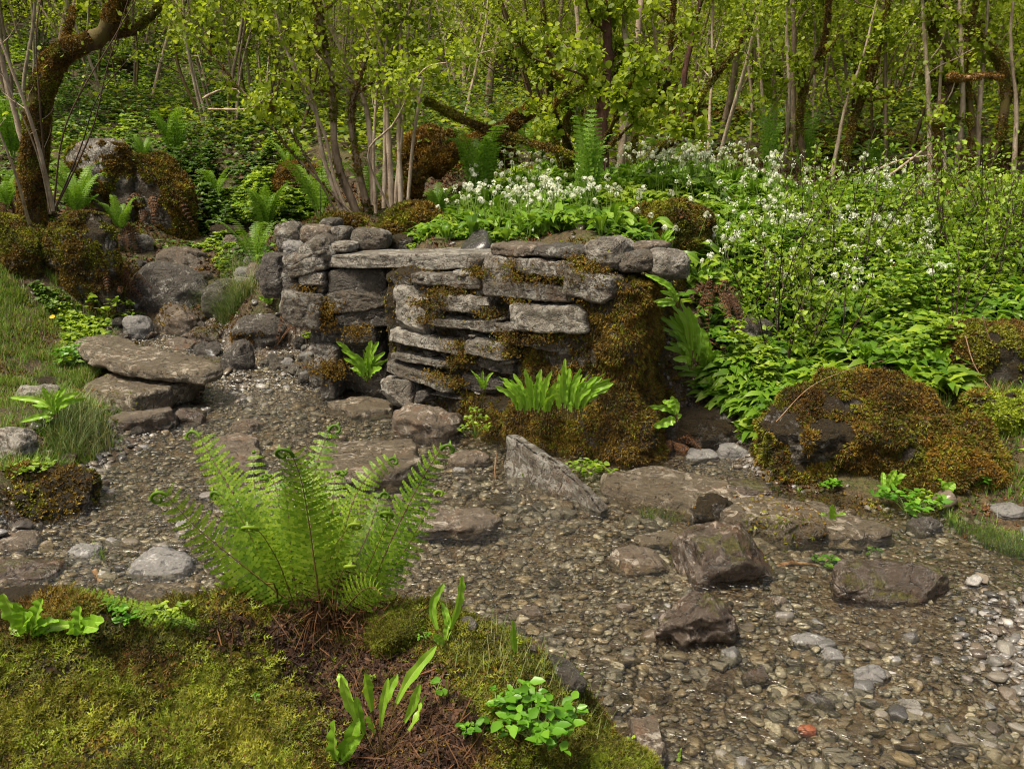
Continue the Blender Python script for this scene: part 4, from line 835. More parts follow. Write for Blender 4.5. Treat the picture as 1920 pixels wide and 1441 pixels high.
def big_fern():
    base = onM(612, 1178); root = tag(empty('fern', base), 'large bright green fern with unfurling croziers rising from the mossy foreground bank', 'fern'); B = Vector(base)
    FR = [ # pixel path, depth offset at tip, width, crozier radius, crozier side, pinnae
      ([(537,1135),(470,985),(412,884),(372,815)], .10, .066, .016, (-1,0,0), 30, .75), ([(570,1150),(450,1055),(365,985),(312,928)], -.10, .066, .016, (-1,0,-1), 26, 1.2), ([(565,1110),(500,1000),(478,920),(476,848)], .22, .05, .008, (-.4,1,0), 26, .5),
      ([(606,1180),(582,1000),(566,905),(548,852)], -.12, .075, .017, (-1,0,0), 30, 1.2), ([(590,1100),(583,960),(592,880),(616,806)], .2, .062, .015, (1,0,0), 28, .9), ([(612,1130),(655,960),(690,892),(732,860)], .12, .052, .010, (1,0,-.3), 28, .9),
      ([(682,1135),(730,1020),(790,900),(828,840)], -.04, .055, .015, (1,0,0), 30, .8), ([(665,1120),(700,1040),(722,990),(735,968)], -.10, .035, .013, (-1,0,0), 20, 1.4), ([(556,1110),(527,960),(516,910),(508,893)], .1, .06, .012, (-1,0,0), 24, 1.3),
      ([(600,1120),(622,970),(626,910),(632,888)], .14, .05, .011, (1,0,0), 24, 1.2), ([(555,1140),(525,1060),(497,1010),(482,992)], -.16, .045, .015, (-1,0,0), 20, 1.4), ([(625,1165),(632,1100),(640,1075),(648,1062)], -.2, .03, .010, (1,0,0), 12, 1.5),
      ([(525,1130),(520,1110),(515,1098),(514,1094)], -.14, .0, .008, (-1,0,0), 0, 1.6), ([(600,1120),(625,1030),(645,1000),(655,985)], -.05, .042, .012, (1,0,0), 20, 1.3), ([(690,1130),(760,1030),(800,960),(815,925)], .05, .045, .010, (1,0,0), 22, .8),
      ([(530,1140),(470,1080),(430,1070),(402,1112)], -.05, .06, 0, (0,0,-1), 20, 0), ([(640,1150),(675,1110),(700,1100),(715,1115)], -.22, .045, 0, (0,0,-1), 16, 0), ([(560,1140),(545,1030),(540,960),(533,915)], .04, .05, .01, (-.5,.5,0), 28, .6),
      ([(575,1140),(560,1060),(530,1010),(470,960)], .12, .06, .01, (-1,.5,0), 26, .6), ([(620,1140),(660,1060),(690,1000),(712,930)], .16, .06, .012, (1,.4,0), 26, .8), ([(560,1130),(500,1060),(445,960),(410,925)], .02, .055, .012, (-1,.2,0), 26, .9)]
    for i, (px, dz, w_, cr, sd, npn, turns) in enumerate(FR):
        Y0 = base[1]-.02; k = len(px); P = [base+np.array([(px[0][0]-612)*.0006, 0, -.02])]+[atY(a, b, Y0+dz*(j/(k-1))) for j, (a, b) in enumerate(px)]
        P = spline(P, 26); L0 = np.linalg.norm(np.diff(P, axis=0), axis=1).sum()
        if cr: P = crozier(P, cr*1.25, turns*.85, np.array(sd, float), .3, 30)
        out = np.array([0, .15 if dz >= 0 else -.15, 0])+np.array([(px[-1][0]-600)*.0006, 0, 0]); nr = nrmz(np.array([-out[0]*1.0, -1.0, .35]))
        g = frondgeo(P, nr, w_*1.12, int(npn*.84), 6, i, .2 if npn > 20 else .22, None, .0028 if i == 3 else .0022, .22, mats=(0, 1), tail=.3 if cr else .04, curl_in=2.5, gapf=.62, coil=(L0/np.linalg.norm(np.diff(P, axis=0), axis=1).sum()) if cr else None) if npn else frondgeo(P, nr, .01, 0, 0, i, stemr=.004)
        o = g.obj('frond', [M['fernbig'], M['fernstem']], root); o.location = -B
    # chaffy brown base and dead fronds
    R = rng(81); g = Geo()
    n = 5200; a = R.uniform(0, 6.28, n); r = np.abs(R.normal(size=n))*.075; P = base+np.stack([np.cos(a)*r*1.6, np.sin(a)*r*.7, R.uniform(-.06, .2, n)*(1-np.minimum(r*3.5, .7))-r*.4], -1)
    Z = nrmz(np.stack([np.cos(a)*.6, np.sin(a)*.6, R.uniform(-.3, 1.2, n)], -1)+R.normal(size=(n, 3))*.4); X, Y, Z = basis(Z, R)
    g.add(*inst(np.array([(-.03, 0, 0), (.03, 0, 0), (.012, .02, .6), (0, .06, 1)]), [[0, 1, 2], [0, 2, 3]], P, X, Y, Z, R.uniform(.015, .055, n)))
    for i in range(70):
        an = R.uniform(0, 6.28); L = R.uniform(.06, .20); d = np.array([math.cos(an), math.sin(an)*.6-.2, 0]); z0 = R.uniform(.0, .1); tube(g, spline([base+[d[0]*.03, d[1]*.02, z0-.04], base+d*L*.5+[0, 0, z0*.8+R.uniform(-.02, .04)], base+d*L+[0, 0, R.uniform(-.18, .03)]], 8), .0014, 3)
    for i in range(15):
        an = R.uniform(0, 6.28); L = R.uniform(.10, .26); d = np.array([math.cos(an), math.sin(an)*.7-.25, 0]); P = spline([base+d*.02+[0, 0, .05], base+d*L*.5+[0, 0, R.uniform(.0, .1)], base+d*L+[0, 0, R.uniform(-.16, -.02)]], 14)
        g.merge(frondgeo(P, nrmz(R.normal(size=3)*.5+[0, -.6, .8]), R.uniform(.012, .028), 11, 3, i, .3, None, .0016, 1.4, mats=(0, 0), curl_in=3., gapf=.3))
    o = g.obj('dead_fronds', M['deadfern'], root); o.location = -B
big_fern()

def make_fern(seed, nf, height, width, spread, label, mats=('fern', 'greenstem'), npin=22, m=5, cur=True, dead=0):
    root = tag(empty('fern'), label, 'fern', None); R = rng(seed)
    for i in range(nf):
        a = i/nf*6.283+R.uniform(-.3, .3); L = height*R.uniform(.65, 1.1); sp = spread*R.uniform(.6, 1.25)*L; d = np.array([math.cos(a), math.sin(a), 0])
        P = spline([d*.01, d*sp*.28+[0, 0, L*.5], d*sp*.7+[0, 0, L*.88], d*sp*1.1+[0, 0, L*R.uniform(.88, 1.02)]], 16)
        if cur: P = crozier(P, .02, R.uniform(.4, 1.1), d+np.array([0, 0, -.3]), n=12)
        g = frondgeo(P, -d+np.array([0, 0, .6]), width*R.uniform(.8, 1.15), npin, m, seed*31+i, .12, None, .003, .25)
        g.obj('frond', [M[mats[0]], M[mats[1]]], root)
    if dead:
        g = Geo()
        for i in range(dead):
            a = R.uniform(0, 6.28); L = height*R.uniform(.5, 1); d = np.array([math.cos(a), math.sin(a)-.6, 0])
            P = spline([d*.02, d*L*.3+[0, 0, .05], d*L*.45-[0, 0, L*.45], d*L*.42-[0, 0, L*.95]], 14); g.merge(frondgeo(P, nrmz(np.array([0, -1, .3])), width*.7, 16, 4, i, .1, None, .002, .6, mats=(0, 0)))
        g.obj('dead_fronds', M['deadfern'], root)
    return root
FP = [(420,505,.34),]
protoA = make_fern(1001, 11, .50, .085, .55, 'bright fern left of the flowers, behind the wall top'); protoB = make_fern(1002, 9, .55, .075, .25, 'upright fern with tall narrow fronds among white flowers')
protoC = make_fern(1003, 8, .42, .075, .6, 'fern with arching fronds above hanging dead ones at the left bank', dead=12); protoD = make_fern(1004, 7, .36, .06, .7, 'small spreading fern')
def put(proto, used, px, py, rz, sc, label, group=None, Y=None, dz=0., tilt=(0, 0)):
    p = onG(px, py) if Y is None else atY(px, py, Y); loc = (p[0], p[1], p[2]+dz)
    if proto.name not in used:
        used.add(proto.name); proto.location = loc; proto.rotation_euler = (tilt[0], tilt[1], rz); proto.scale = (sc, sc, sc) if np.isscalar(sc) else sc; proto['label'] = label
        if group: proto['group'] = group
        return proto
    return dup(proto, loc, rz, sc, label, group, tilt)
US = set()
for a in [(protoA,900,378,.3,1.45,'bright spreading fern at the left end of the white flowers, above the wall'),(protoB,1100,405,.0,1.5,'tallest upright fern, standing amid the white flowers behind the wall'),(protoC,150,440,.4,1.0,'fern on the mossy left bank hung with rusty dead fronds'),
  (protoD,480,505,.2,1.3,'small bright fern beside the loose stone heap'),(protoA,500,436,1.2,1.2,'spreading fern left of the orange mossy boulder foot'),(protoD,600,412,.8,1.5,'small fern under the orange mossy boulder'),(protoC,275,345,.9,.75,'fern growing on top of the tall dark mossy boulder'),
  (protoD,405,375,1.4,1.0,'little fern in the shade right of the tall dark boulder'),(protoA,440,225,.5,1.5,'pale fern high on the left slope beside the bare branch'),(protoB,1440,332,.7,1.35,'left fern of the pair at the wood edge in the right half'),(protoB,1508,332,1.9,1.4,'right fern of the pair at the wood edge in the right half'),
  (protoA,1240,318,2.2,.9,'fern half hidden behind the densest white flowers'),(protoD,1640,335,1.1,1.2,'fern in front of the dark cave at the wood edge'),(protoA,820,415,2.9,.7,'fern beside the mossy hummock right of the hazel foot'),
  (protoD,1000,300,.3,1.3,'fern under the mossy slanting branch'),(protoC,20,430,2.2,.8,'fern at the left edge with brown hanging fronds'),(protoC,230,470,3.2,.9,'rusty fern hanging over the upstream channel'),
  (protoC,150,405,.9,1.35,'biggest fern of the left bank, in front of the leaning tree'),(protoA,60,400,2.0,1.1,'fern at the foot of the leaning tree'),(protoA,330,300,.4,1.4,'fern among the brambles above the tall dark boulder'),(protoD,700,390,.4,1.2,'fern in front of the hazel stems'),(protoA,30,330,.2,1.3,'fern behind the leaning tree at the left edge'),
  (protoD,545,330,2.0,1.2,'fern on the slope left above the orange boulder'),(protoD,760,505,.3,.5,'little fern seen through the opening under the slab')]:
    put(a[0], US, a[1], a[2], a[3], a[4], a[5], dz=.25 if 'top of the tall' in a[5] else (.18 if 'hung with' in a[5] or 'left edge' in a[5] or 'hanging over' in a[5] else 0), Y=6.9 if 'through the opening' in a[5] else None)

# ---- strap (hart's tongue) ferns
def strap(P, nrm, width, seed=0, m=0, wavy=.16, fold=.25, stalk=None, rib=None, sf=.2):
    n = 22; P = spline(P, n); T = nrmz(np.gradient(P, axis=0)); nr = np.broadcast_to(np.asarray(nrm, float), T.shape); S = nrmz(np.cross(T, nr)); U = np.cross(S, T); t = np.linspace(0, 1, n); R = rng(seed); ph = R.uniform(0, 6)
    w_ = width*np.where(t < sf, .09, np.minimum(1, (.32+(t-sf)*2.6))*np.sqrt(np.clip(1-((t-.5)/.505)**3*(t > .5), 0.0004, 1)))
    tw = R.normal()*.7*t**2; S, U = S*np.cos(tw)[:, None]+U*np.sin(tw)[:, None], U*np.cos(tw)[:, None]-S*np.sin(tw)[:, None]
    rows = []
    for k, c in enumerate((-1, -.5, -.07, .07, .5, 1)):
        rows.append(P+S*(w_*c*.5*(1+.10*np.sin(t*27+ph+k)*(abs(c) > .9)))[:, None]+U*(w_*(abs(c)*fold)+w_*abs(c)*wavy*np.sin(t*30+ph+c*1.5))[:, None])
    V = np.stack(rows, 1); Fc = grid(n, 6).reshape(n-1, 5, 4); q_ = int(sf*(n-1))+1; g = Geo(); g.add(V, Fc[q_:, [0, 1, 3, 4]].reshape(-1, 4), m)
    g.add(V, Fc[:q_].reshape(-1, 4), m if stalk is None else stalk); g.add(V, Fc[q_:, [2]].reshape(-1, 4), m if rib is None else rib); return g
def strap_fern(name, leaves, label, base, mats='tongue', group=None, cat='fern', sf=.2):
    root = tag(empty(name, base), label, cat, group)
    for i, (P, nr, w_) in enumerate(leaves):
        g = strap(P, nr, w_, seed=i+int(abs(base[0])*1000), stalk=1, rib=2, sf=sf); o = g.obj('leaf', [M[mats], M['fernstem'] if cat == 'fern' else M[mats], M['rib'] if cat == 'fern' else M[mats]], root, smooth=True); o.location = -Vector(base)
    return root
def px_strap(px, py, tips, w_, label, base=None, Ydz=(-.08, .08), wdt=None, seed=0, bow=.0, mats='tongue', cat='fern', sf=.2, bs=.012):
    """tips: pixel tip of each leaf"""
    b = base if base is not None else onG(px, py); R = rng(seed); L = []
    for i, t in enumerate(tips):
        d = R.uniform(*Ydz); tip = atY(t[0], t[1], b[1]+d); mid = (b+tip)/2+np.array([0, 0, .12*np.linalg.norm(tip-b)])+np.array([-(tip[0]-b[0])*.18, 0, 0])
        if len(t) > 2: mid = atY(t[2], t[3], b[1]+d*.6)
        end = tip+np.array([(tip[0]-b[0])*.12, R.uniform(-.03, .0), -.04*np.linalg.norm(tip-b)]) if bow else tip
        b0 = b+np.array([np.clip((tip[0]-b[0])*.5, -bs, bs) if bs > .02 else R.uniform(-bs, bs), R.uniform(-.012, .012), -.005]); mid = mid+(b0-b)*.5; pts = [b0, mid, tip]+([end] if bow else [])
        L.append((pts, nrmz(np.array([-(tip[0]-b[0])*.8+R.normal()*.35, -1, .5])), w_*R.uniform(.75, 1.15)))
    return strap_fern('strap_fern', L, label, b, mats, cat=cat, sf=sf)
e1 = nrmz(WB-WA)
pb = wpt(1195, 935, .27); px_strap(0, 0, [(935,706),(955,712),(972,722),(985,690),(996,704),(1008,712),(1022,708),(1035,695),(1048,715),(950,728),(968,742),(1012,735),(1040,738),(985,728),(1000,720),(1055,728),(928,722),(942,716),(962,700),(1015,692),(1030,715)], .036, 'left half of the row of strap leaved ferns on the wall, with upright wavy leaves', base=pb, Ydz=(-.12, .04), seed=1, bs=.09)
pb = wpt(1320, 925, .27); px_strap(0, 0, [(1048,700),(1060,672),(1068,690),(1080,698),(1092,702),(1106,700),(1120,706),(1135,698),(1146,708),(1142,728),(1108,728),(1085,742),(1122,738),(1060,715),(1075,720),(1040,725),(1054,684),(1088,690),(1098,715),(1128,708),(1150,718)], .036, 'right half of the row of strap leaved ferns on the wall, its leaves fanning right', base=pb, Ydz=(-.12, .04), seed=21, bs=.09)
pb = wpt(975, 815, .14); px_strap(0, 0, [(882,692),(890,700),(905,695),(917,705),(925,698),(912,712),(898,712)], .022, 'small strap leaved fern left of the biggest one on the wall', base=pb, Ydz=(-.08, .03), seed=2)
pb = np.array(atY(690, 718, PA[1]-.12)); px_strap(0, 0, [(630,640,655,660),(645,672),(662,662),(680,655),(697,638),(710,640),(722,660),(728,672),(655,690),(668,700),(702,668),(688,672),(716,690),(640,655)], .042, 'strap leaved fern with broad wavy leaves at the foot of the left pier', base=pb, Ydz=(-.12, .02), seed=3)
sf = WB+(WC-WB)*.35
pb = np.array([sf[0]+.24, sf[1]-.12, .42]); px_strap(0, 0, [(1238,612),(1247,600),(1256,592),(1264,585),(1272,578),(1282,590),(1292,596),(1300,590),(1250,625),(1262,615),(1275,612),(1290,618),(1308,606),(1255,640),(1270,640),(1285,640),(1300,640),(1245,650),(1280,668),(1262,672),(1258,570),(1276,566),(1290,574),(1236,590)], .040, 'dense strap leaved fern hanging on the side of the mossy wall', base=pb, Ydz=(-.1, .08), seed=4, bs=.06)
pb = np.array([sf[0]+.34, sf[1]+.05, .30]); px_strap(0, 0, [(1290,640),(1300,625),(1315,615),(1330,640),(1345,655),(1340,680),(1320,690),(1300,690),(1270,700),(1262,690),(1310,655),(1325,670)], .05, 'broad leaved clump to the right of the fern on the wall side', base=pb, Ydz=(-.1, .08), seed=24, bs=.04, mats='garlic', cat='plant')
pb = np.array([WB[0]+.24, WB[1]+.0, .22]); px_strap(0, 0, [(1216,760),(1225,798),(1242,752),(1273,776),(1260,742)], .045, 'strap fern with five broad leaves low on the wall corner', base=pb, Ydz=(-.08, .05), seed=5)
pb = np.array([WB[0]+.20, WB[1]+.0, .86]); px_strap(0, 0, [(1210,515),(1222,520),(1232,528),(1238,545),(1226,565),(1245,560),(1258,545),(1232,572)], .03, 'small strap fern high on the mossy wall end', base=pb, Ydz=(-.08, .05), seed=6)
p = onG(110, 820); p[2] += .12; px_strap(0, 0, [(20,745),(60,760),(80,725),(95,740),(112,732),(122,728),(140,740),(150,735),(160,745),(85,790),(40,790),(130,755),(75,765),(105,760)], .035, 'strap leaved fern on the grassy left mound', base=p, seed=7)
p = onM(58, 1198); px_strap(0, 0, [(5,1112,22,1150),(30,1128),(45,1145),(80,1122,72,1150),(95,1150),(62,1152),(18,1175),(110,1165),(120,1145),(140,1170),(88,1175)], .03, 'strap leaved fern at the left end of the foreground bank', base=p, seed=8)
p = onM(155, 1192); px_strap(0, 0, [(150,1135,148,1165),(170,1160),(195,1165),(130,1180),(185,1178)], .026, 'small strap fern between the left one and the creeping fern frond', base=p, seed=18)
p = onM(838, 1215); px_strap(0, 0, [(832,1092,812,1140),(828,1130),(866,1078,862,1130),(845,1160),(812,1188,820,1200)], .018, 'strap fern on the moss crest with one long curled leaf, right of the big fern', base=p, seed=9, Ydz=(-.05, .05))
p = onM(712, 1420); px_strap(0, 0, [(635,1262,655,1300),(683,1262,690,1310),(745,1262,720,1320),(818,1210,760,1290),(788,1282,765,1330),(668,1305,680,1360),(690,1340),(640,1268,665,1330),(800,1300,775,1350),(728,1270,715,1340)], .021, 'tall strap fern with twisted young leaves in the brown litter', base=p, seed=10, Ydz=(-.07, .08), sf=.38)
p = onM(632, 1441); px_strap(0, 0, [(628,1350,627,1400),(672,1345,655,1400),(680,1375)], .032, 'short strap fern with one broad spade shaped leaf at the bottom', base=p, seed=11, Ydz=(-.03, .03))
p = onM(962, 1232); px_strap(0, 0, [(961,1162,958,1200)], .018, 'single upright pale green strap leaf on the bank crest', base=p, seed=12)
p = onM(1015, 1375); px_strap(0, 0, [(1018,1302,1012,1340)], .018, 'single spear shaped leaf rising from the green rosette', base=p, seed=13)
p = onM(1278, 1441); px_strap(0, 0, [(1279,1400,1276,1425)], .016, 'tiny rolled leaf at the bottom edge beside the stream', base=p, seed=14)
p = onG(1555, 1000); px_strap(0, 0, [(1540,960),(1562,945),(1572,968),(1585,962),(1548,975)], .028, 'small strap fern at the right tip of the largest slab', base=p, seed=15)
p = onG(985, 905); px_strap(0, 0, [(965,880),(978,888),(1000,882),(1008,890),(990,880)], .022, 'small low leafy fern at the foot of the standing pointed stone', base=p, seed=16)
p = onG(1660, 925); px_strap(0, 0, [(1655,885),(1668,905),(1680,880),(1690,900),(1700,890)], .032, 'strap fern hanging below the shaggy boulder, left of the broad one', base=p, seed=17)
p = onG(1770, 935); px_strap(0, 0, [(1758,898),(1770,905),(1785,920),(1790,905)], .04, 'strap fern with broad leaves below the right end of the shaggy boulder', base=p, seed=19)
p = onG(1400, 830); px_strap(0, 0, [(1375,790),(1385,805),(1410,765),(1425,750),(1440,760),(1455,790),(1395,775),(1378,815),(1448,775)], .04, 'broad leaved clump left of the rusty mossy boulder', base=p, seed=20, mats='garlic', cat='plant')
for i, (x, y) in enumerate([(1280,425),(1238,478),(1560,465),(1500,690),(1620,690),(1755,700),(1400,640),(160,400),(395,395),(455,405),(780,275),(505,575)]):
    p = onG(x, y); R = rng(700+i); hgt = 45 if i < 8 else 30
    px_strap(0, 0, [(x+R.uniform(-.7, .7)*hgt, y-hgt*R.uniform(.6, 1.1)) for _ in range(9)], .04 if i > 2 else .03, ['yellowish strap fern on the olive mossy boulder','yellow green strap fern just behind the pale pointed capstone','pale leafy tuft high on the right bank','broad leaved tuft above the rusty mossy boulder','upright leafy tuft behind the bare patched boulder','strap leaved tuft between the two right mossy boulders',
      'leafy tuft right of the dark litter covered rock','strap fern behind the pale cracked boulder','strap fern in the dark nook of the left slope','strap fern right of the little shade fern','strap fern behind the hazel stems on a mossy rock','small strap fern beside the sedge tuft'][i], base=p, seed=720+i)

# ------------------------------------------------------------------ small leafy plants
LEAF6 = np.array([(0, 0, 0), (.35, .30, .06), (.75, .2, .02), (1, 0, -.08), (.75, -.2, .02), (.35, -.30, .06), (.5, 0, -.03)])
LF6 = [[0, 6, 1], [1, 6, 2], [2, 6, 3], [3, 6, 4], [4, 6, 5], [5, 6, 0]]
LEAFG = np.array([(0, -.03, 0), (0, .03, 0), (.3, -.11, .22), (.3, .11, .22), (.65, -.12, .30), (.65, .12, .30), (1., 0, .12)]); LFG = [[0, 2, 1], [1, 2, 3], [2, 4, 3], [3, 4, 5], [4, 6, 5]]
LEAF4 = np.array([(0, 0, 0), (.45, .34, .05), (1, 0, -.05), (.45, -.34, .05)]); LF4 = [[0, 2, 1], [0, 3, 2]]
def orient(d, R, up=(0, 0, 1), j=.3):
    """leaf frames with X along d and Z roughly up"""
    X = nrmz(d); Z = nrmz(np.asarray(up)+R.normal(size=X.shape)*j); Y = nrmz(np.cross(Z, X)); return X, Y, np.cross(X, Y)
def rosette(px, py, w_, n, label, seed, mat='rosette', onm=False, hgt=.5, lsize=.35, base=None, name='leafy_plant'):
    b = base if base is not None else (onM(px, py)+np.array([0, 0, .02]) if onm else onG(px, py)); R = rng(seed); root = tag(empty(name, b), label, 'plant')
    wd = w_/F*np.linalg.norm(b-np.array([0, 0, CAMZ])); g = Geo(); st = Geo(); nst = max(4, n//7)
    for i in range(nst):
        a = R.uniform(0, 6.28); r = wd/2*math.sqrt(R.random()); tip = np.array([math.cos(a)*r, math.sin(a)*r, wd*hgt*(1.1-(r/(wd/2))**2*.6)*R.uniform(.6, 1.)])
        P = spline([np.zeros(3), tip*[.4, .4, .7], tip], 6); tube(st, P, np.linspace(1, .5, 6)*.0016, 4)
        k = n//nst; aa = R.uniform(0, 6.28, k); d = np.stack([np.cos(aa), np.sin(aa), R.uniform(-.2, .5, k)], -1); X, Y, Z = orient(d, R, (0, -.25, 1)); pos = tip+R.normal(size=(k, 3))*wd*.05*[1, 1, .8]
        g.add(*inst(LEAF6, LF6, pos, X, Y, Z, wd*lsize*R.uniform(.55, 1.2, k)))
    g.obj('leaves', M[mat], root); st.obj('stems', M['greenstem'], root); return root
rosette(1005, 1412, 150, 190, 'bushy bright green rosette of rounded leaves at the bottom of the picture', 1, onm=True, lsize=.17, hgt=.7)
rosette(870, 1400, 55, 22, 'low three leaved plant left of the bright green rosette', 2, onm=True, lsize=.35, hgt=.3)
rosette(820, 1310, 40, 5, 'single ivy like leaf sprig above the litter hollow', 3, onm=True, lsize=.6, hgt=.5)
rosette(0, 0, 62, 120, 'small lacy herb growing at the foot of the wall', 4, 'herb', base=np.array(wpt(940, 1010, .2)), lsize=.12, hgt=.9)
rosette(1550, 1065, 45, 22, 'little bluish green plant beside the barkless stick', 5, 'rosette', lsize=.42, hgt=.6)
for i, q in enumerate([(1700,965,110,'small leaved herb patch under the shaggy boulder'),(1740,960,70,'tiny herb at the water edge right of the herb patch'),(1100,900,90,'bright creeping herb behind the standing pointed stone'),(1340,740,90,'herb left of the broad leaved clump'),(1370,780,70,'low herb in the shade of the right bank'),
   (1545,840,60,'lacy sprig on the rusty mossy boulder'),(1560,920,40,'little sprig at the foot of the rusty boulder'),(350,430,80,'dark leafy plant in the nook of the left slope'),(205,745,45,'two leaved plant at the edge of the smooth brown slab'),(150,690,90,'leafy herb on the left bank beside the slabs'),(200,600,90,'herb below the hanging dead ferns'),
   (60,900,80,'fresh herb between mound and dark left rock'),(1850,930,60,'herb at the foot of the right bank edge'),(590,640,40,'herb sprig beside the pier'),(1465,560,60,'dark leaved herb over the litter on the right'),(1640,1040,25,'tiny sprig on the long low boulder edge')]):
    rosette(q[0], q[1], q[2], 110 if q[2] > 60 else 40, q[3], 20+i, 'herb' if i % 3 else 'rosette', lsize=.14 if q[2] > 60 else .3, hgt=.45)

def crest():
    b = onM(405, 1178); root = tag(empty('fern', b), 'low fern frond creeping along the crest of the foreground bank towards the left', 'fern')
    P = spline([atY(405, 1182, b[1]), atY(330, 1160, b[1]-.02), atY(230, 1128, b[1]-.04), atY(148, 1098, b[1]-.06)], 20); o = frondgeo(P, nrmz(np.array([.2, -.5, 1.])), .035, 22, 6, 3, .05, None, .0016, .4, gapf=.7).obj('frond', [M['fernbig'], M['greenstem']], root); o.location = -Vector(b)
    for i, q in enumerate([(225,1182,70,'low herb on the bank crest under the creeping frond'),(320,1176,60,'small herb on the bank crest just left of the big fern'),(800,1215,35,'seedling beside the curled strap leaf'),(1080,1300,40,'sprig in the moss near the dark bare stone'),(930,1330,45,'three leaved sprig right of the tall strap fern'),(1190,1420,40,'pale sprig on the bright moss at the bottom'),(480,1330,22,'tiny seedling in the moss left of the litter'),(700,1290,24,'tiny green seedling in the brown litter')]): rosette(q[0], q[1], q[2], 60 if q[2] > 50 else 22, q[3], 60+i, 'herb' if i % 2 else 'rosette', onm=True, lsize=.22, hgt=.5)
    R = rng(90); n = 500; g = Geo(); a = R.uniform(0, 1, n); P0 = np.array([onM(900, 1230), onM(1060, 1290), onM(1010, 1250), onM(990, 1330)]); k = R.integers(0, 4, n); base = P0[k]+R.normal(size=(n, 3))*[.07, .06, 0]; base[:, 2] = HM(base[:, 0], base[:, 1]); an = R.uniform(0, 6.28, n); l = R.uniform(.03, .09, n); d = np.stack([np.cos(an), np.sin(an), 0*an], -1); s = np.stack([-np.sin(an), np.cos(an), 0*an], -1)
    V = np.stack([base-s*.0013, base+s*.0013, base+d*(l*.5)[:, None]+[0, 0, 1]*(l*.8)[:, None]], 1); tag(Geo().add(V.reshape(-1, 3), (np.array([[0, 1, 2]])[None]+(np.arange(n)*3)[:, None, None]).reshape(-1, 3)).obj('grass', M['sedge']), 'thin grass on the right end of the mossy bank', kind='stuff')
    for i, (x, y, s) in enumerate([(872,1178,.06),(925,1205,.045),(990,1228,.05)]):
        p = onM(x, y); Q, Fq = rockgeo((s, s*.8, s*.6), 650+i, 3, 6, .06, 0, 14); add_stone('rock', Q, Fq, ['palerock', 'brownrock', 'wetrock'][i], (p[0], p[1]+.02, p[2]), ['pale stone on the bank crest beside the curled strap leaf', 'brown stone on the bank crest', 'small dark stone on the bank crest near the lone upright leaf'][i], 'rock')
crest()
# ------------------------------------------------------------------ grasses
def grass(name, polys, n, L, mat, label, seed, w_=.0035, bend=.6, flat=.0):
    R = rng(seed); P = []
    for poly, k in polys:
        Q = np.array([onG(*q)[:2] for q in poly]); lo, hi = Q.min(0), Q.max(0); c = 0; pts = []
        while c < k*n:
            t = R.uniform(lo, hi, (int(n*k*2)+10, 2)); t = t[inpoly(t[:, 0], t[:, 1], Q)]; t = t[(n2(t[:, 0], t[:, 1], 3, seed, 2)+R.normal(size=len(t))*.15) > -.06]; pts.append(t); c += len(t)
            if len(t) == 0: break
        P.append(np.concatenate(pts)[:int(k*n)])
    P = np.concatenate(P); n = len(P); base = np.c_[P, H(P[:, 0], P[:, 1])-.005]
    a = R.uniform(0, 6.28, n); l = L*R.uniform(.4, 1.2, n); b = bend*R.uniform(.2, 1.3, n); d = np.stack([np.cos(a), np.sin(a), 0*a], -1); s = np.stack([-np.sin(a), np.cos(a), 0*a], -1)
    rows = []
    for t in (0, .35, .7, 1.):
        c = base+d*(l*b*t*t)[:, None]+np.array([0, 0, 1])*(l*(t-.35*b*t*t))[:, None]; ww = w_*(1-t)*.5+.0003; rows += [c-s*ww, c+s*ww]
    V = np.stack(rows, 1); Fc = (np.array([[0, 1, 3, 2], [2, 3, 5, 4], [4, 5, 7, 6]])[None]+(np.arange(n)*8)[:, None, None]).reshape(-1, 4)
    return tag(Geo().add(V.reshape(-1, 3), Fc).obj(name, M[mat]), label, kind='stuff')
def dead_clump(px, py, w_, n, label, seed, up=.1):
    b = onG(px, py); R = rng(seed); wd = w_/F*np.linalg.norm(b-np.array([0, 0, CAMZ])); g = Geo()
    for i in range(n):
        a = R.uniform(0, 6.28); L = wd*R.uniform(.3, .75); d = np.array([math.cos(a), math.sin(a), 0]); P = spline([b+d*.02+[0, 0, up], b+d*L*.5+[0, 0, up*R.uniform(.6, 1.6)], b+d*L+[0, 0, R.uniform(-.08, up*.5)]], 12)
        P[:, 2] = np.maximum(P[:, 2], H(P[:, 0], P[:, 1])+.01); g.merge(frondgeo(P, nrmz(R.normal(size=3)*.5+[0, -.3, 1]), wd*.10, 14, 4, seed*50+i, .1, None, .0022, .8, mats=(0, 0)))
    tag(g.obj('dead_fern', M['deadfern'], None, b), label, 'dead fern')
for i, q in enumerate([(1660,515,150,26,'rusty heap of dead fern fronds among the fresh herbs of the right bank'),(1340,612,130,26,'dead fern fronds hanging over the dark rock beside the wall end'),(560,650,60,16,'rusty dead fronds hanging below the left pier block'),(210,560,110,22,'dark dead fronds hanging over the left overhang'),(1255,850,110,16,'dead fronds at the foot of the right bank by the flat grey stones'),(330,500,50,8,'few dead fronds on the flat topped brown rock'),(1750,380,140,18,'brown dead fronds at the feet of the right mossy trunks'),(290,420,120,22,'dead fronds hung on the tall dark mossy boulder')]):
    dead_clump(*q, 840+i, up=.22 if 'hanging' in q[4] or 'hung' in q[4] else .08)
grass('grass', [([(-150,560),(90,540),(200,600),(230,640),(110,700),(-150,720)], 1.), ([(95,690),(160,660),(205,690),(170,720),(110,730)], .25), ([(-150,720),(60,720),(180,760),(200,850),(110,890),(-150,900)], .8), ([(0,500),(120,520),(90,570),(-100,580)], .3)], 11000, .075, 'grass', 'short grass on the left bank', 801)
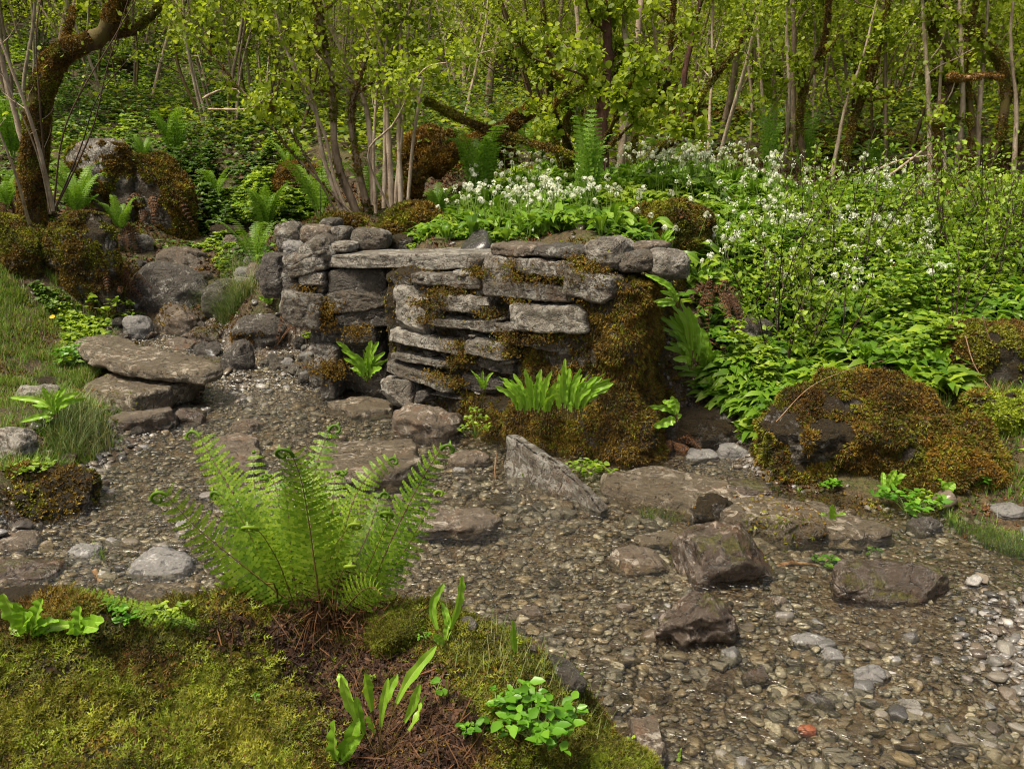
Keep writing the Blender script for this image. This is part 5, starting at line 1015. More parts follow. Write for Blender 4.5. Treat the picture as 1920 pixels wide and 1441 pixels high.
grass('grass', [([(1190,935),(1290,945),(1290,985),(1200,975)], .25), ([(1760,960),(1940,985),(1940,1060),(1850,1030),(1790,1000)], .6), ([(1480,985),(1545,1000),(1540,1020),(1480,1010)], .05), ([(100,720),(230,770),(230,850),(120,860),(60,820)], .5), ([(400,430),(470,440),(470,465),(400,460)], .2),([(150,1040),(200,1050),(180,1070)],.03),([(1700,700),(1940,730),(1940,960),(1860,940)],.5)], 4200, .07, 'grass', 'grass tufts at the stream edges', 802)
grass('sedge', [([(395,570),(440,548),(500,560),(530,590),(430,605),(400,600)], 1.6), ([(430,510),(470,505),(490,520),(440,530)], .25), ([(70,800),(200,790),(220,850),(120,870)], .5)], 1500, .24, 'sedge', 'arching sedge tufts beside the upstream channel', 803, .004, 1.0)

# ------------------------------------------------------------------ ground cover
def cover(name, polys, n, size, lift, mats, label, seed, leaf='6', thin=None, clump=.35):
    """fresh leaves in uneven clumps over an area of ground"""
    R = rng(seed); g = Geo(); P = []
    for poly, k in polys:
        Q = np.array([onG(*q)[:2] for q in poly]); lo, hi = Q.min(0), Q.max(0); got = 0; pts = []
        for it in range(40):
            t = R.uniform(lo, hi, (int(n*k)+10, 2)); t = t[inpoly(t[:, 0], t[:, 1], Q)]; dn = n2(t[:, 0], t[:, 1], 1.6, seed, 3); t = t[(dn+R.normal(size=len(t))*.15) > -clump+.1]; t = t[sdist(t[:, 0], t[:, 1]) < -.05]; pts.append(t); got += len(t)
            if got >= k*n: break
        if pts: P.append(np.concatenate(pts)[:int(k*n)])
    P = np.concatenate(P); n = len(P); hgt = lift*np.clip(.5+n2(P[:, 0], P[:, 1], 2.3, seed+1, 3)*1.3, .05, 1.6)*np.sqrt(R.random(n)); pos = np.c_[P, H(P[:, 0], P[:, 1])+hgt]
    a = R.uniform(0, 6.28, n); d = np.stack([np.cos(a), np.sin(a), R.uniform(-.5, .3, n)], -1); mi = np.clip(((n2(P[:, 0], P[:, 1], 1.1, seed+2, 2)+.5+R.normal(size=n)*.1)*len(mats)).astype(int), 0, len(mats)-1)
    sc = size*R.uniform(.5, 1.25, n)
    for tr in range(3 if leaf == 't' else 1):                    # leaflets in threes
        aa = a+(tr-1)*1.1; dd = np.stack([np.cos(aa), np.sin(aa), d[:, 2]], -1); X, Y, Z = orient(dd, rng(seed+3), (0, -.2, 1), .35)
        tv, tf = {'6': (LEAF6, LF6), 'g': (LEAFG, LFG)}.get(leaf, (LEAF4, LF4))
        for m in range(len(mats)):
            s = mi == m
            if s.any(): g.add(*inst(tv, tf, pos[s], X[s], Y[s], Z[s], sc[s]), m)
    return tag(g.obj(name, [M[x] for x in mats]), label, kind='stuff')
cover('brambles', [([(60,330),(150,260),(520,330),(520,420),(380,440),(240,330)], .25), ([(100,100),(560,60),(560,330),(330,300),(100,270)], .75), ([(-120,80),(120,60),(140,260),(-120,420)], .3), ([(350,330),(530,300),(620,380),(520,440),(400,420)], .25)], 20000, .06, .34, ('bramble', 'bramble', 'herb'), 'dark green bramble leaves covering the left slope', 811, 't')
RB = [([(1300,560),(1450,470),(1950,450),(1960,700),(1760,700),(1500,700),(1420,760),(1330,640)], 1.), ([(1250,480),(1450,420),(1950,360),(1960,480),(1450,560),(1300,580)], .9), ([(1280,830),(1340,700),(1450,720),(1430,860)], .15)]
RX = [([(1950,380),(2900,420),(2900,800),(1960,720)], 1.), ([(-700,480),(-150,500),(-150,700),(-700,800)], .4), ([(1945,720),(2900,820),(2900,1000),(2300,1010),(1945,980)], .5)]
cover('ground_cover', RX, 6000, .06, .3, ('herb', 'bramble', 'herb'), 'leafy herbs beyond the right end of the bank', 825, 't')
cover('ground_cover', RX, 3000, .16, .10, ('garlic', 'herb', 'garlic'), 'long leaves beyond the right end of the bank', 826, 'g', clump=.6)
cover('ground_cover', RB, 6500, .05, .26, ('herb', 'garlic', 'herb'), 'fresh small leaved herbs covering the right bank', 812, 't')
cover('ground_cover', RB+[([(1380,700),(1560,660),(1560,720),(1420,800)], .2), ([(1700,640),(1800,640),(1800,760),(1700,740)], .1)], 7000, .15, .10, ('garlic', 'herb', 'garlic'), 'long arching garlic leaves between the herbs of the right bank', 817, 'g', clump=.6)
cover('ground_cover', [([(760,470),(840,390),(1000,330),(1280,330),(1300,470),(1200,470)], 1.), ([(1130,340),(1700,330),(1700,430),(1280,450)], .8)], 9000, .13, .08, ('garlic', 'garlic', 'herb'), 'green garlic leaves below the white flowers', 813, 'g', clump=.7)
cover('ground_cover', [([(770,474),(1265,474),(1265,452),(770,456)], 1.)], 1500, .09, .05, ('garlic', 'herb', 'garlic'), 'leaves right behind the capstones', 818, 'g', clump=2.)
cover('ground_cover', [([(60,540),(130,560),(220,610),(190,690),(110,700),(120,620)], .5), ([(240,470),(420,440),(520,480),(560,560),(440,540),(380,470)], .4), ([(-150,300),(60,330),(160,420),(20,500),(-150,480)], .8)], 2600, .05, .09, ('herb', 'bramble', 'garlic'), 'leafy herbs on the left bank', 819, 't')
cover('undergrowth', [([(-300,120),(900,250),(1400,240),(2300,250),(2300,330),(1500,330),(900,330),(560,330),(-100,100)], .5), ([(400,60),(2300,110),(2300,250),(1400,240),(600,250)], 1.)], 34000, .10, .6, ('bramble', 'farleaf', 'farleaf'), 'low undergrowth and moss on the woodland floor', 814, '4')
cover('undergrowth', [([(-300,-60),(2300,-60),(2300,110),(400,60),(-300,60)], 1.)], 34000, .17, 2.2, ('farleaf', 'farleaf', 'hazel'), 'green undergrowth on the far woodland hillside', 815, '4')
cover('twigs_and_leaves', [([(560,470),(620,420),(820,440),(800,470)], .3), ([(1700,330),(1950,330),(1950,380),(1730,370)], .4), ([(1240,830),(1320,640),(1420,650),(1400,700),(1330,830)], .5), ([(200,480),(420,430),(560,520),(430,560)], .3)], 2200, .05, .03, ('litter', 'deadfern'), 'brown leaf litter on the bank', 816, '4')

def ground_moss():
    R = rng(821); n = 90000; Y = R.uniform(3.6, 10.5, n); X = R.uniform(-1, 1, n)*(Y*.62+.5); s = sdist(X, Y); k = (s < -.0) & (n2(X, Y, 2.6, 51, 3)+R.normal(size=n)*.12 > -.12); X, Y = X[k], Y[k]; n = len(X)
    P = np.c_[X, Y, H(X, Y)]; Nn = Hn(X, Y); Z = nrmz(Nn+R.normal(size=P.shape)*.5); Xa, Ya, Z = basis(Z, R); g = Geo(); mats = ('moss_brown', 'moss_green', 'litter', 'bramble', 'deadfern'); mi = np.clip(((n2(X, Y, 1.5, 52, 3)+.5+R.normal(size=n)*.15)*5).astype(int), 0, 4)
    for m in range(5):
        q = mi == m
        if q.any(): g.add(*inst(*MT['simple'][m % 3], P[q], Xa[q], Ya[q], Z[q], .024*R.uniform(.5, 1.4, q.sum())*(Y[q]/6)**.5), m)
    tag(g.obj('ground_moss', [M[m] for m in mats]), 'moss and small litter covering the soil of the banks', kind='stuff')
    X = R.uniform(-5, 5.5, 2600); Y = R.uniform(3.4, 9.5, 2600); s = sdist(X, Y); k = (s < .02) & (s > -.9) & (R.random(2600) < np.exp(s*3)); X, Y = X[k], Y[k]; n = len(X); V, Fc = rockgeo((1, .8, .55), 822, 3, 6, .08, 0, 5)
    Xa, Ya, Z = basis(nrmz(Hn(X, Y)+R.normal(size=(n, 3))*.3), R); sz = np.exp(R.normal(size=n)*.5-3.1); tag(Geo().add(*inst(V, Fc, np.c_[X, Y, H(X, Y)+sz*.1], Xa, Ya, Z, sz)).obj('rubble', M['pebble']), 'small rubble stones along the stream edges', kind='stuff')
ground_moss()
# ------------------------------------------------------------------ trees
LEAFH = np.array([(0, 0, 0), (.18, .36, .05), (.6, .40, .03), (1, 0, -.12), (.6, -.40, .03), (.18, -.36, .05), (.5, 0, -.05)])
def stem_path(b, d, L, R, wig=.12, up=.25, n=12):
    P = [np.array(b, float)]; d = nrmz(np.array(d, float)); st = L/(n-1)
    for i in range(n-1):
        d = nrmz(d+R.normal(size=3)*wig*np.array([1, 1, .5])+np.array([0, 0, up*.12])); P.append(P[-1]+d*st)
    return np.array(P)
def grow(wood, pts, P, r0, R, depth, nb, lfrac, m=0, zmin=1.0, sides=5, up=.3, thin=.16):
    n = len(P); r = np.linspace(r0, r0*(.35 if depth else thin), n); tube(wood, P, r, sides, m, lump=(9, .35) if sides > 6 else 0)
    L = np.linalg.norm(np.diff(P, axis=0), axis=1).sum(); T = nrmz(np.gradient(P, axis=0))
    if depth == 0:
        pts.append(np.c_[P[2:], T[2:]]); return
    for k in range(nb):
        i = int(R.uniform(.22, 1.0)*(n-1)); 
        if P[i, 2] < zmin*R.uniform(.5, 1): continue
        a = nrmz(np.cross(T[i], R.normal(size=3))); d = T[i]*R.uniform(.3, .9)+a*R.uniform(.6, 1.1)+np.array([0, 0, .15])
        grow(wood, pts, stem_path(P[i], d, L*lfrac*R.uniform(.5, 1.1)*(1.15-i/n*.6), R, .16, up, 8), r[i]*.45, R, depth-1, max(3, nb*2//3), lfrac*.9, m, zmin, 4, up)
def leaves_on(pts, R, k, size, hang=.6, spread=.05, cut=None):
    A = np.concatenate(pts); i = R.integers(0, len(A), int(len(A)*k)); p = A[i, :3]+R.normal(size=(len(i), 3))*spread; t = A[i, 3:]
    if cut is not None: s = cut(p); p, t = p[s], t[s]
    d = nrmz(t*.5+R.normal(size=p.shape)*.7+np.array([0, 0, -hang])); X, Y, Z = orient(d, R, (0, 0, 1), .8); return p, X, Y, Z, size*R.uniform(.4, 1.25, len(p))
def make_tree(name, seed, stems, label, wmats, lmat='hazel', leafk=3., lsize=.05, depth=2, nb=6, zmin=1., lfrac=.38, tv=LEAFH, tf=LF6, sides=7, group=None, branches=True, mossn=0, spread=.05, hang=.6, mossm=0):
    """stems: (base, direction, length, radius, material index) or (points, radius, material index)"""
    R = rng(seed); root = tag(empty(name), label, 'tree', group); pts = []; allw = Geo()
    for s in stems:
        w_ = Geo()
        if len(s) == 5: P = stem_path(*s[:3], R, .055, .3, 16); r0, mi = s[3], s[4]
        else: P = spline(s[0], 22); r0, mi = s[1], s[2]
        if branches: grow(w_, pts, P, r0, R, depth, nb, lfrac, mi, zmin, sides)
        else: tube(w_, P, np.linspace(r0, r0*.3, len(P)), sides, mi, lump=(7, .4))
        allw.merge(w_)
    tr = allw.obj('trunk', [M[x] for x in wmats], root)
    if mossn:
        V = allw.verts(); tt = [f if f.shape[1] == 3 else np.r_[f[:, :3], f[:, [0, 2, 3]]] for f, mm_ in allw.Fc if mm_ == mossm]; T = np.concatenate(tt); mossify(tr, V.astype(float), T, int(mossn*1.6), seed, .021, ('moss_brown', 'moss_green') if name != 'leaning_tree' else ('moss_brown', 'moss_orange', 'moss_brown', 'moss_green'), lambda C, Nn: (C[:, 2] < 3.8)*(fbm(C*2+seed, 3) > -.28)*1., droop=.3)
    if pts and leafk:
        p, X, Y, Z, s = leaves_on(pts, R, leafk, lsize, hang, spread); Geo().add(*inst(tv, tf, p, X, Y, Z, s)).obj('crown', M[lmat], root)
    return root
def at(root, x, y, dz=-.03, yd=None):
    p = onG(x, y) if yd is None else atY(x, y, yd); root.location = (p[0], p[1], (H(p[0], p[1]) if yd is not None else p[2])+dz); return p
# the hazel stool in the middle
c0 = onG(715, 405)
def rel(x, y, dy=0.): return atY(x, y, c0[1]+dy)-c0
def ST_(pl, r, m): return ([rel(*q) for q in pl], r, m)
hz = [ST_([(752,400),(748,250),(752,120),(748,0),(745,-150),(750,-400)],.024,0), ST_([(735,395),(728,260),(718,130),(702,20),(695,-150),(670,-400)],.028,0), ST_([(720,390),(722,250),(722,130),(728,0,.1),(735,-200,.2),(760,-420,.3)],.022,0),
  ST_([(765,380),(775,260),(795,140),(805,40),(815,-120),(840,-350)],.016,0), ST_([(700,385,.1),(690,220,.2),(665,150,.3),(612,30,.3),(590,-100,.4),(560,-400,.5)],.026,0), ST_([(690,395,.1),(668,300,.1),(660,200,.1),(690,80,.2),(700,-100,.2),(720,-300,.3)],.032,1),
  ST_([(640,395,-.1),(605,290,-.1),(585,180,-.1),(530,80,-.1),(500,-40,-.1),(450,-250,-.2)],.020,0), ST_([(650,400,-.1),(625,330,-.1),(608,250,-.1),(560,150,-.2),(525,60,-.2),(505,-60,-.2)],.018,0), ST_([(668,400),(630,290),(622,150),(604,60),(592,-50),(560,-300)],.036,1),
  ST_([(740,400),(745,330),(760,180),(765,60),(775,-60),(790,-300)],.020,0), ST_([(705,400),(700,300),(704,200),(708,100),(712,-50),(700,-300)],.016,0), ST_([(735,400,-.05),(690,290,-.2),(740,230,-.4),(790,135,-.5),(850,115,-.6),(920,95,-.7)],.010,0),
  ST_([(632,400,-.2),(560,270,-.4),(510,200,-.5),(520,160,-.5)],.010,1), ST_([(660,400,-.1),(560,300,-.2),(480,200,-.3),(380,80,-.3),(300,-30,-.3)],.010,1)]
hazel = make_tree('hazel_tree', 2001, hz, 'many stemmed hazel with pale slender stems right behind the wall', ['barkpale', 'barkmid'], 'hazel', 3.0, .042, 2, 8, .9, .24, mossn=1800, mossm=1); hazel.location = c0
# leaning mossy tree at the upper left
c0 = onG(70, 380); c0 = atY(70, 400, 7.9)
lt = [ST_([(60,420),(62,300),(75,180),(120,100),(180,75),(215,20),(250,-60),(300,-250)],.115,0), ST_([(62,330),(20,180,-.1),(-10,60,-.2),(-60,-100,-.2)],.03,1), ST_([(180,78),(260,50,.1),(330,-30,.3),(400,-150,.5)],.03,0)]
lean = make_tree('leaning_tree', 2002, lt, 'old leaning tree with thick curved trunk wrapped in rust brown moss, top left', ['barkmoss', 'barkpale'], 'farleaf', 2.5, .05, 2, 4, 2.2, .2, sides=14, mossn=9000); lean.location = c0
c0 = onG(95, 430); c0 = atY(95, 400, 7.2)
sp = [ST_([(100,395),(65,250,-.2),(10,100,-.3),(-30,0,-.3)],.02,1), ST_([(100,390),(125,230,-.1),(220,60,-.2),(290,-60,-.2)],.008,0), ST_([(95,400),(70,290,-.2),(15,160,-.4),(-30,80,-.5)],.008,1), ST_([(102,395),(150,280),(185,180),(260,90)],.007,0), ST_([(92,400),(75,200,-.2),(68,60,-.2),(90,-60,-.2)],.009,0), ST_([(100,400),(170,250),(200,130),(240,0)],.008,0), ST_([(55,420),(30,330,-.3),(0,250,-.4),(-20,200,-.4)],.014,1)]
sap = make_tree('sapling', 2003, sp, 'thin bare saplings fanning out in front of the leaning mossy tree', ['darkstem', 'barkpale'], 'hazel', .35, .035, 1, 5, .6, .25, sides=5); sap.location = c0
# mossy trees at the right
c0 = onG(1790, 345)
rt = [ST_([(1760,345),(1758,220),(1790,140),(1750,60),(1745,-60),(1700,-300)],.06,0), ST_([(1850,345,.1),(1880,230),(1880,130),(1830,60),(1760,0),(1700,-120)],.055,0), ST_([(1745,345),(1742,200),(1735,90),(1728,-60),(1730,-300)],.03,1), ST_([(1790,340,.1),(1805,200),(1800,40),(1798,-80),(1790,-300)],.03,1), ST_([(1775,340,-.1),(1762,200),(1768,60),(1770,-100),(1780,-300)],.022,1),
  ST_([(1830,340,.1),(1838,180,.1),(1850,40,.1),(1860,-150,.1)],.03,1), ST_([(1900,340),(1905,200),(1895,60),(1915,-100)],.028,1), ST_([(1815,340),(1822,230),(1810,100),(1830,0),(1850,-200)],.04,0), ST_([(1870,340,.2),(1930,230,.1),(1960,100),(1990,-60)],.05,0)]
rtree = make_tree('mossy_tree', 2004, rt, 'cluster of mossy trunks and pale stems at the right edge of the wood', ['barkmoss', 'barkpale'], 'hazel', 2.2, .055, 2, 6, .7, .22, sides=10, mossn=9000); rtree.location = c0
# bushy mossy tree in the middle behind the flowers, with leaves hanging in front
c0 = onG(1110, 330)
mt = [ST_([(1075,330),(1060,250,-.1),(1075,170,-.2),(1010,120,-.4),(960,60,-.5)],.035,0), ST_([(1125,330),(1128,220),(1140,120),(1135,-20),(1140,-250)],.075,2), ST_([(1185,330),(1195,230),(1245,180,.1),(1260,60,.1),(1270,-200,.1)],.035,0), ST_([(1098,330),(1078,200),(1085,80),(1075,-80),(1070,-300)],.035,1), ST_([(1060,330),(1035,240),(1030,100),(1010,-50),(1000,-250)],.03,0),
  ST_([(1160,330),(1180,150),(1170,30),(1180,-150)],.035,1), ST_([(1110,330,-.2),(1150,230,-.7),(1190,150,-1.2),(1250,130,-1.5)],.022,0), ST_([(1080,300,-.2),(1040,200,-.8),(1100,150,-1.3),(1000,110,-1.6)],.02,0), ST_([(1120,300,-.2),(1200,220,-.6),(1290,180,-.9),(1300,260,-1.1)],.016,0)]
mtree = make_tree('mossy_tree', 2005, mt, 'mossy trunks with a rust red stem and large fresh leaves, behind the tallest fern', ['barkmoss', 'barkpale', 'barkred'], 'hazel', 4.2, .056, 2, 7, .35, .24, sides=9, mossn=6000); mtree.location = c0
c0 = onG(1370, 325)
m2 = [ST_([(1210,325,.3),(1230,280,.2),(1290,250),(1315,180),(1400,60),(1450,-100)],.04,0), ST_([(1290,325,1.),(1280,180,1.),(1300,60,1.),(1325,-60,1.),(1325,-250,1)],.04,2), ST_([(1580,330),(1600,230),(1640,120),(1660,30),(1700,-200)],.036,0), ST_([(1470,325,.5),(1480,180,.5),(1475,30,.5),(1490,-200,.5)],.028,1), ST_([(1510,325),(1500,200),(1545,80),(1560,-50),(1600,-250)],.035,0),
  ST_([(1560,330),(1585,200),(1620,100),(1655,-50)],.022,1), ST_([(1400,325,.6),(1410,200,.6),(1395,60,.6),(1380,-150,.6)],.02,1), ST_([(1445,325,.2),(1430,180,.2),(1420,50,.2),(1410,-100,.2)],.02,1)]
m2t = make_tree('mossy_tree', 2006, m2, 'row of crooked mossy stems at the wood edge by the fern pair', ['barkmoss', 'barkpale', 'barkred'], 'hazel', 3.2, .055, 2, 6, .8, .22, sides=9, mossn=6000); m2t.location = c0
c0 = onG(420, 330)
m3 = [ST_([(560,270,1.5),(590,150,1.5),(600,50,1.5),(580,-100,1.5)],.03,0), ST_([(380,230,2.),(330,100,2.),(360,-40,2.),(400,-200,2)],.03,0), ST_([(470,240,2.2),(450,100,2.2),(470,-60,2.),(500,-250,2)],.025,0)]
m3t = make_tree('slender_tree', 2007, m3, 'slender dark trees with fresh leaves on the left slope', ['barkmoss', 'barkmid'], 'hazel', 3.5, .06, 2, 8, .6, .35, sides=6); m3t.location = c0

# background wood: eight kinds of hazel stool, copied
def wood():
    kinds = []
    R = rng(3000)
    for k in range(8):
        ns = [6, 3, 8, 2, 5, 1, 7, 4][k]; st = []
        for i in range(ns):
            a = R.uniform(0, 6.28); r = R.uniform(.05, .3); l = R.uniform(3.2, 4.8)
            st.append((np.array([math.cos(a)*r, math.sin(a)*r, -.1]), np.array([math.cos(a)*R.uniform(.05, .35), math.sin(a)*R.uniform(.05, .35), 1]), l, R.uniform(.012, .032) if ns > 1 else .06, int(R.integers(0, 2))))
        t = make_tree('woodland_tree', 3001+k, st, 'x', [['barkpale', 'barkmid'], ['barkmid', 'barkmoss'], ['barkpale', 'barkmid']][k % 3], 'hazel' if k % 2 else 'farleaf', [14, 17, 11, 20, 14, 18, 12, 14][k], .048, 2, 6, .9, .3, tv=LEAF4, tf=LF4, sides=6, spread=.13)
        kinds.append(t)
    names = ['six stemmed pale hazel', 'mossy three stemmed hazel', 'crowded eight stemmed hazel', 'two stemmed mossy hazel', 'five stemmed grey hazel', 'single thick trunked tree', 'seven stemmed hazel', 'four stemmed grey brown hazel']
    used = set(); pos = []; tries = 0
    while len(pos) < 130 and tries < 6000:
        tries += 1; y = 9.5+21*R.random()**1.3; x = R.uniform(-1, 1)*(y*.64+1.2)
        if x < -.15*y and y < 12.5: continue
        if y < 10.6 and -3.5 < x < -.2: continue
        if any((x-a)**2+(y-b)**2 < (.85+.02*y)**2 for a, b in pos): continue
        pos.append((x, y))
    for j, (x, y) in enumerate(pos):
        k = int(R.integers(0, 8)); far = 'far up the slope' if y > 19 else ('deep in the wood' if y > 13 else 'near the wood edge')
        lab = names[k]+' with fresh leaves '+far; loc = (x, y, float(H(x, y))-.05); s = R.uniform(.85, 1.25); rz = R.uniform(0, 6.28); grp = names[k]+' trees '+far
        t = kinds[k]
        if k not in used: used.add(k); t.location = loc; t.rotation_euler = (0, 0, rz); t.scale = (s, s, s); t['label'] = lab; t['group'] = grp
        else: dup(t, loc, rz, s, lab, grp)
wood()

# fallen trunks, branches and sticks
def branch(name, pix, r, mat, label, mossn=0, cat='branch', sides=8, taper=.5, mm=('moss_brown', 'moss_orange'), ms=.03):
    P = spline([atY(*q) for q in pix], 26); c = P.mean(0); g = Geo(); tube(g, P-c, np.linspace(r, r*taper, 26)*(1+rng(len(pix)).normal(size=26)*.06), sides, 0, True, lump=(8, .5))
    o = g.obj(name, M[mat]); o.location = c; tag(o, label, cat)
    if mossn: mossify(o, g.verts().astype(float), g.tris(), mossn, 5, ms, mm, droop=.4)
    return o
branch('fallen_trunk', [(815,320,8.6),(850,285,8.8),(900,262,9.1),(955,235,9.4),(1005,195,9.8)], .075, 'barkmoss', 'fallen trunk thick with orange moss, slanting up behind the hazel', 6000, 'log', 12, .8)
branch('fallen_trunk', [(770,360,8.4),(800,310,8.6),(835,262,8.9),(850,250,9.)], .07, 'barkmoss', 'short mossy trunk leaning beside the orange slanting one', 2500, 'log', 10)
branch('branch', [(800,190,8.2),(880,230,8.0),(960,258,7.8),(1040,280,7.6),(1095,300,7.5)], .03, 'barkmoss', 'long green mossy branch sloping down from the hazel to the tallest fern', 2200, mm=('moss_green', 'moss_brown'), ms=.022)
branch('branch', [(380,185,9.5),(410,170,9.5),(440,167,9.5),(450,175,9.5)], .012, 'barkpale', 'bare pale branch arching over the brambles on the left slope')
branch('branch', [(390,205,9.4),(460,205,9.4),(485,195,9.4),(500,180,9.4)], .012, 'barkpale', 'second bare branch, lying lower across the brambles')
branch('branch', [(1660,335,9.0),(1700,305,9.0),(1745,270,9.0)], .018, 'barkpale', 'straight pale broken branch by the dark cave in the wood')
branch('branch', [(1640,320,9.3),(1690,300,9.2),(1750,290,9.1)], .01, 'barkpale', 'thin pale stick crossing behind the straight broken branch')
branch('branch', [(1780,143,8.6),(1810,147,8.6),(1850,142,8.6),(1880,146,8.7)], .03, 'stick', 'short orange broken limb sticking out of the right hand trunks', 500, mm=('moss_orange',), ms=.02)
p = onG(1500, 1062); branch('stick', [(1440,1070,p[1]-.02),(1475,1056,p[1]),(1500,1056,p[1]),(1575,1062,p[1]+.02)], .012, 'stick', 'barkless reddish stick lying behind the long low boulder', cat='stick')
p = onG(195, 1100); branch('stick', [(178,1072,p[1]+.10),(192,1092,p[1]+.04),(212,1118,p[1]-.05)], .017, 'stick', 'short weathered piece of driftwood behind the left strap ferns', cat='stick')
p = onG(368, 930); branch('stick', [(350,950,p[1]-.03),(365,938,p[1]),(382,925,p[1]+.05)], .009, 'stick', 'little brown stick behind the left fern frond', cat='stick')
p = onG(932, 900); branch('stick', [(934,920,p[1]),(928,885,p[1]+.02),(932,848,p[1]+.03)], .006, 'stick', 'thin knotty twig standing left of the pointed stone', cat='stick')
p = onG(820, 1005); branch('twig', [(235,1012,4.0),(290,1006,4.02),(350,1003,4.05)], .004, 'darkstem', 'long dark twig lying on the gravel above the smooth grey boulder', cat='twig')
for i, (q, lab) in enumerate([([(1560,1170),(1700,1260),(1900,1360)], 'long thin reddish twig across the lower right gravel'), ([(1700,1210),(1740,1235),(1800,1240)], 'short dark twig in the lower right gravel'), ([(1630,1180),(1670,1212),(1690,1222)], 'thin twig left of the dark weed')]):
    Q = [onG(*a) for a in q]; branch('twig', [(a[0], a[1], b[1]) for a, b in zip(q, Q)], .003, 'darkstem', lab, cat='twig', sides=4)
g = Geo(); P = spline([atY(*q) for q in [(1210,810,4.9),(1300,735,4.7),(1480,700,4.5),(1640,680,4.6)]], 20); c = P.mean(0)
branch('cane', [(1455,790,4.2),(1520,725,4.4),(1600,690,4.6),(1660,675,4.8)], .003, 'stick', 'long pale bent cane arching over the rusty boulder', cat='cane', sides=4)
branch('cane', [(1810,630,4.8),(1830,690,4.7),(1880,755,4.6)], .004, 'stick', 'orange dry cane leaning across the pale bare face', cat='cane', sides=4)
branch('cane', [(1842,592,4.8),(1852,625,4.8),(1865,655,4.8)], .004, 'stick', 'short dry cane on top of the pale faced boulder', cat='cane', sides=4)
# white ribbon hanging from the hazel twig, yellow flower
rb = tag(empty('ribbon', atY(547, 240, 7.6)), 'small white cloth ribbon tied to a twig left of the hazel', 'ribbon')
for s in (-1, 1):
    V = np.array([(s*.004+u*.012, .003*math.sin(t*9+s), .01-t*.085*(1 if s > 0 else .8)) for t in np.linspace(0, 1, 8) for u in (-.5, .5)]); Geo().add(V, grid(8, 2)).obj('tail', M['white'], rb)
fb = onG(103, 620); fl = tag(empty('yellow_flower', fb), 'single yellow dandelion like flower in the left grass', 'flower'); R = rng(5)
g = Geo(); tube(g, spline([(0, 0, 0), (.0, -.01, .06), (0, -.01, .11)], 6), .0025, 4); g.obj('stem', M['greenstem'], fl)
n = 26; a = np.linspace(0, 6.28*3, n); X = nrmz(np.stack([np.cos(a), np.sin(a)*.6-.3, np.full(n, .35)+np.sin(a)*.5], -1)); Xx, Yy, Zz = orient(X, R, (0, -1, .6), .05)
Geo().add(*inst(LEAF4, LF4, np.tile([0, -.01, .11], (n, 1)).astype(float), Xx, Yy, Zz, np.full(n, .024))).obj('flower_head', M['yellow'], fl)

# ------------------------------------------------------------------ wild garlic
def garlic(seed, nl, nf):
    R = rng(seed); root = tag(empty('wild_garlic'), 'x', 'flower'); g = Geo()
    for i in range(nl):
        a = i/nl*6.28+R.uniform(-.4, .4); d = np.array([math.cos(a), math.sin(a), 0]); L = R.uniform(.13, .22); sp = R.uniform(.35, .9)
        P = [d*.005, d*L*sp*.45+[0, 0, L*.62], d*L*sp+[0, 0, L*R.uniform(.45, .85)]]; g.merge(strap(P, -d+np.array([0, 0, .9]), R.uniform(.035, .055), i, 0, .02, .18))
    g.obj('leaves', M['garlic'], root)
    for j in range(nf):
        h = R.uniform(.2, .32); tip = np.array([R.normal()*.05, R.normal()*.05, h]); st = Geo(); tube(st, spline([(0, 0, 0), tip*[.4, .4, .5], tip], 6), .002, 4)
        so = st.obj('stem', M['greenstem'], root); n = 15; c = nrmz(R.normal(size=(n, 3))+[0, 0, .45]); P = tip+c*R.uniform(.010, .020, (n, 1)); X, Y, Z = basis(c, R)
        star = []; sf_ = []
        for k in range(5): 
            aa = k*1.2566; o = len(star); star += [(0, 0, 0), (math.cos(aa-.35)*.6, math.sin(aa-.35)*.6, .12), (math.cos(aa), math.sin(aa), .25), (math.cos(aa+.35)*.6, math.sin(aa+.35)*.6, .12)]; sf_.append([o, o+1, o+2, o+3])
        Geo().add(*inst(np.array(star), sf_, P, X, Y, Z, np.full(n, .0112))).obj('flower_head', M['white'], so)
    return root
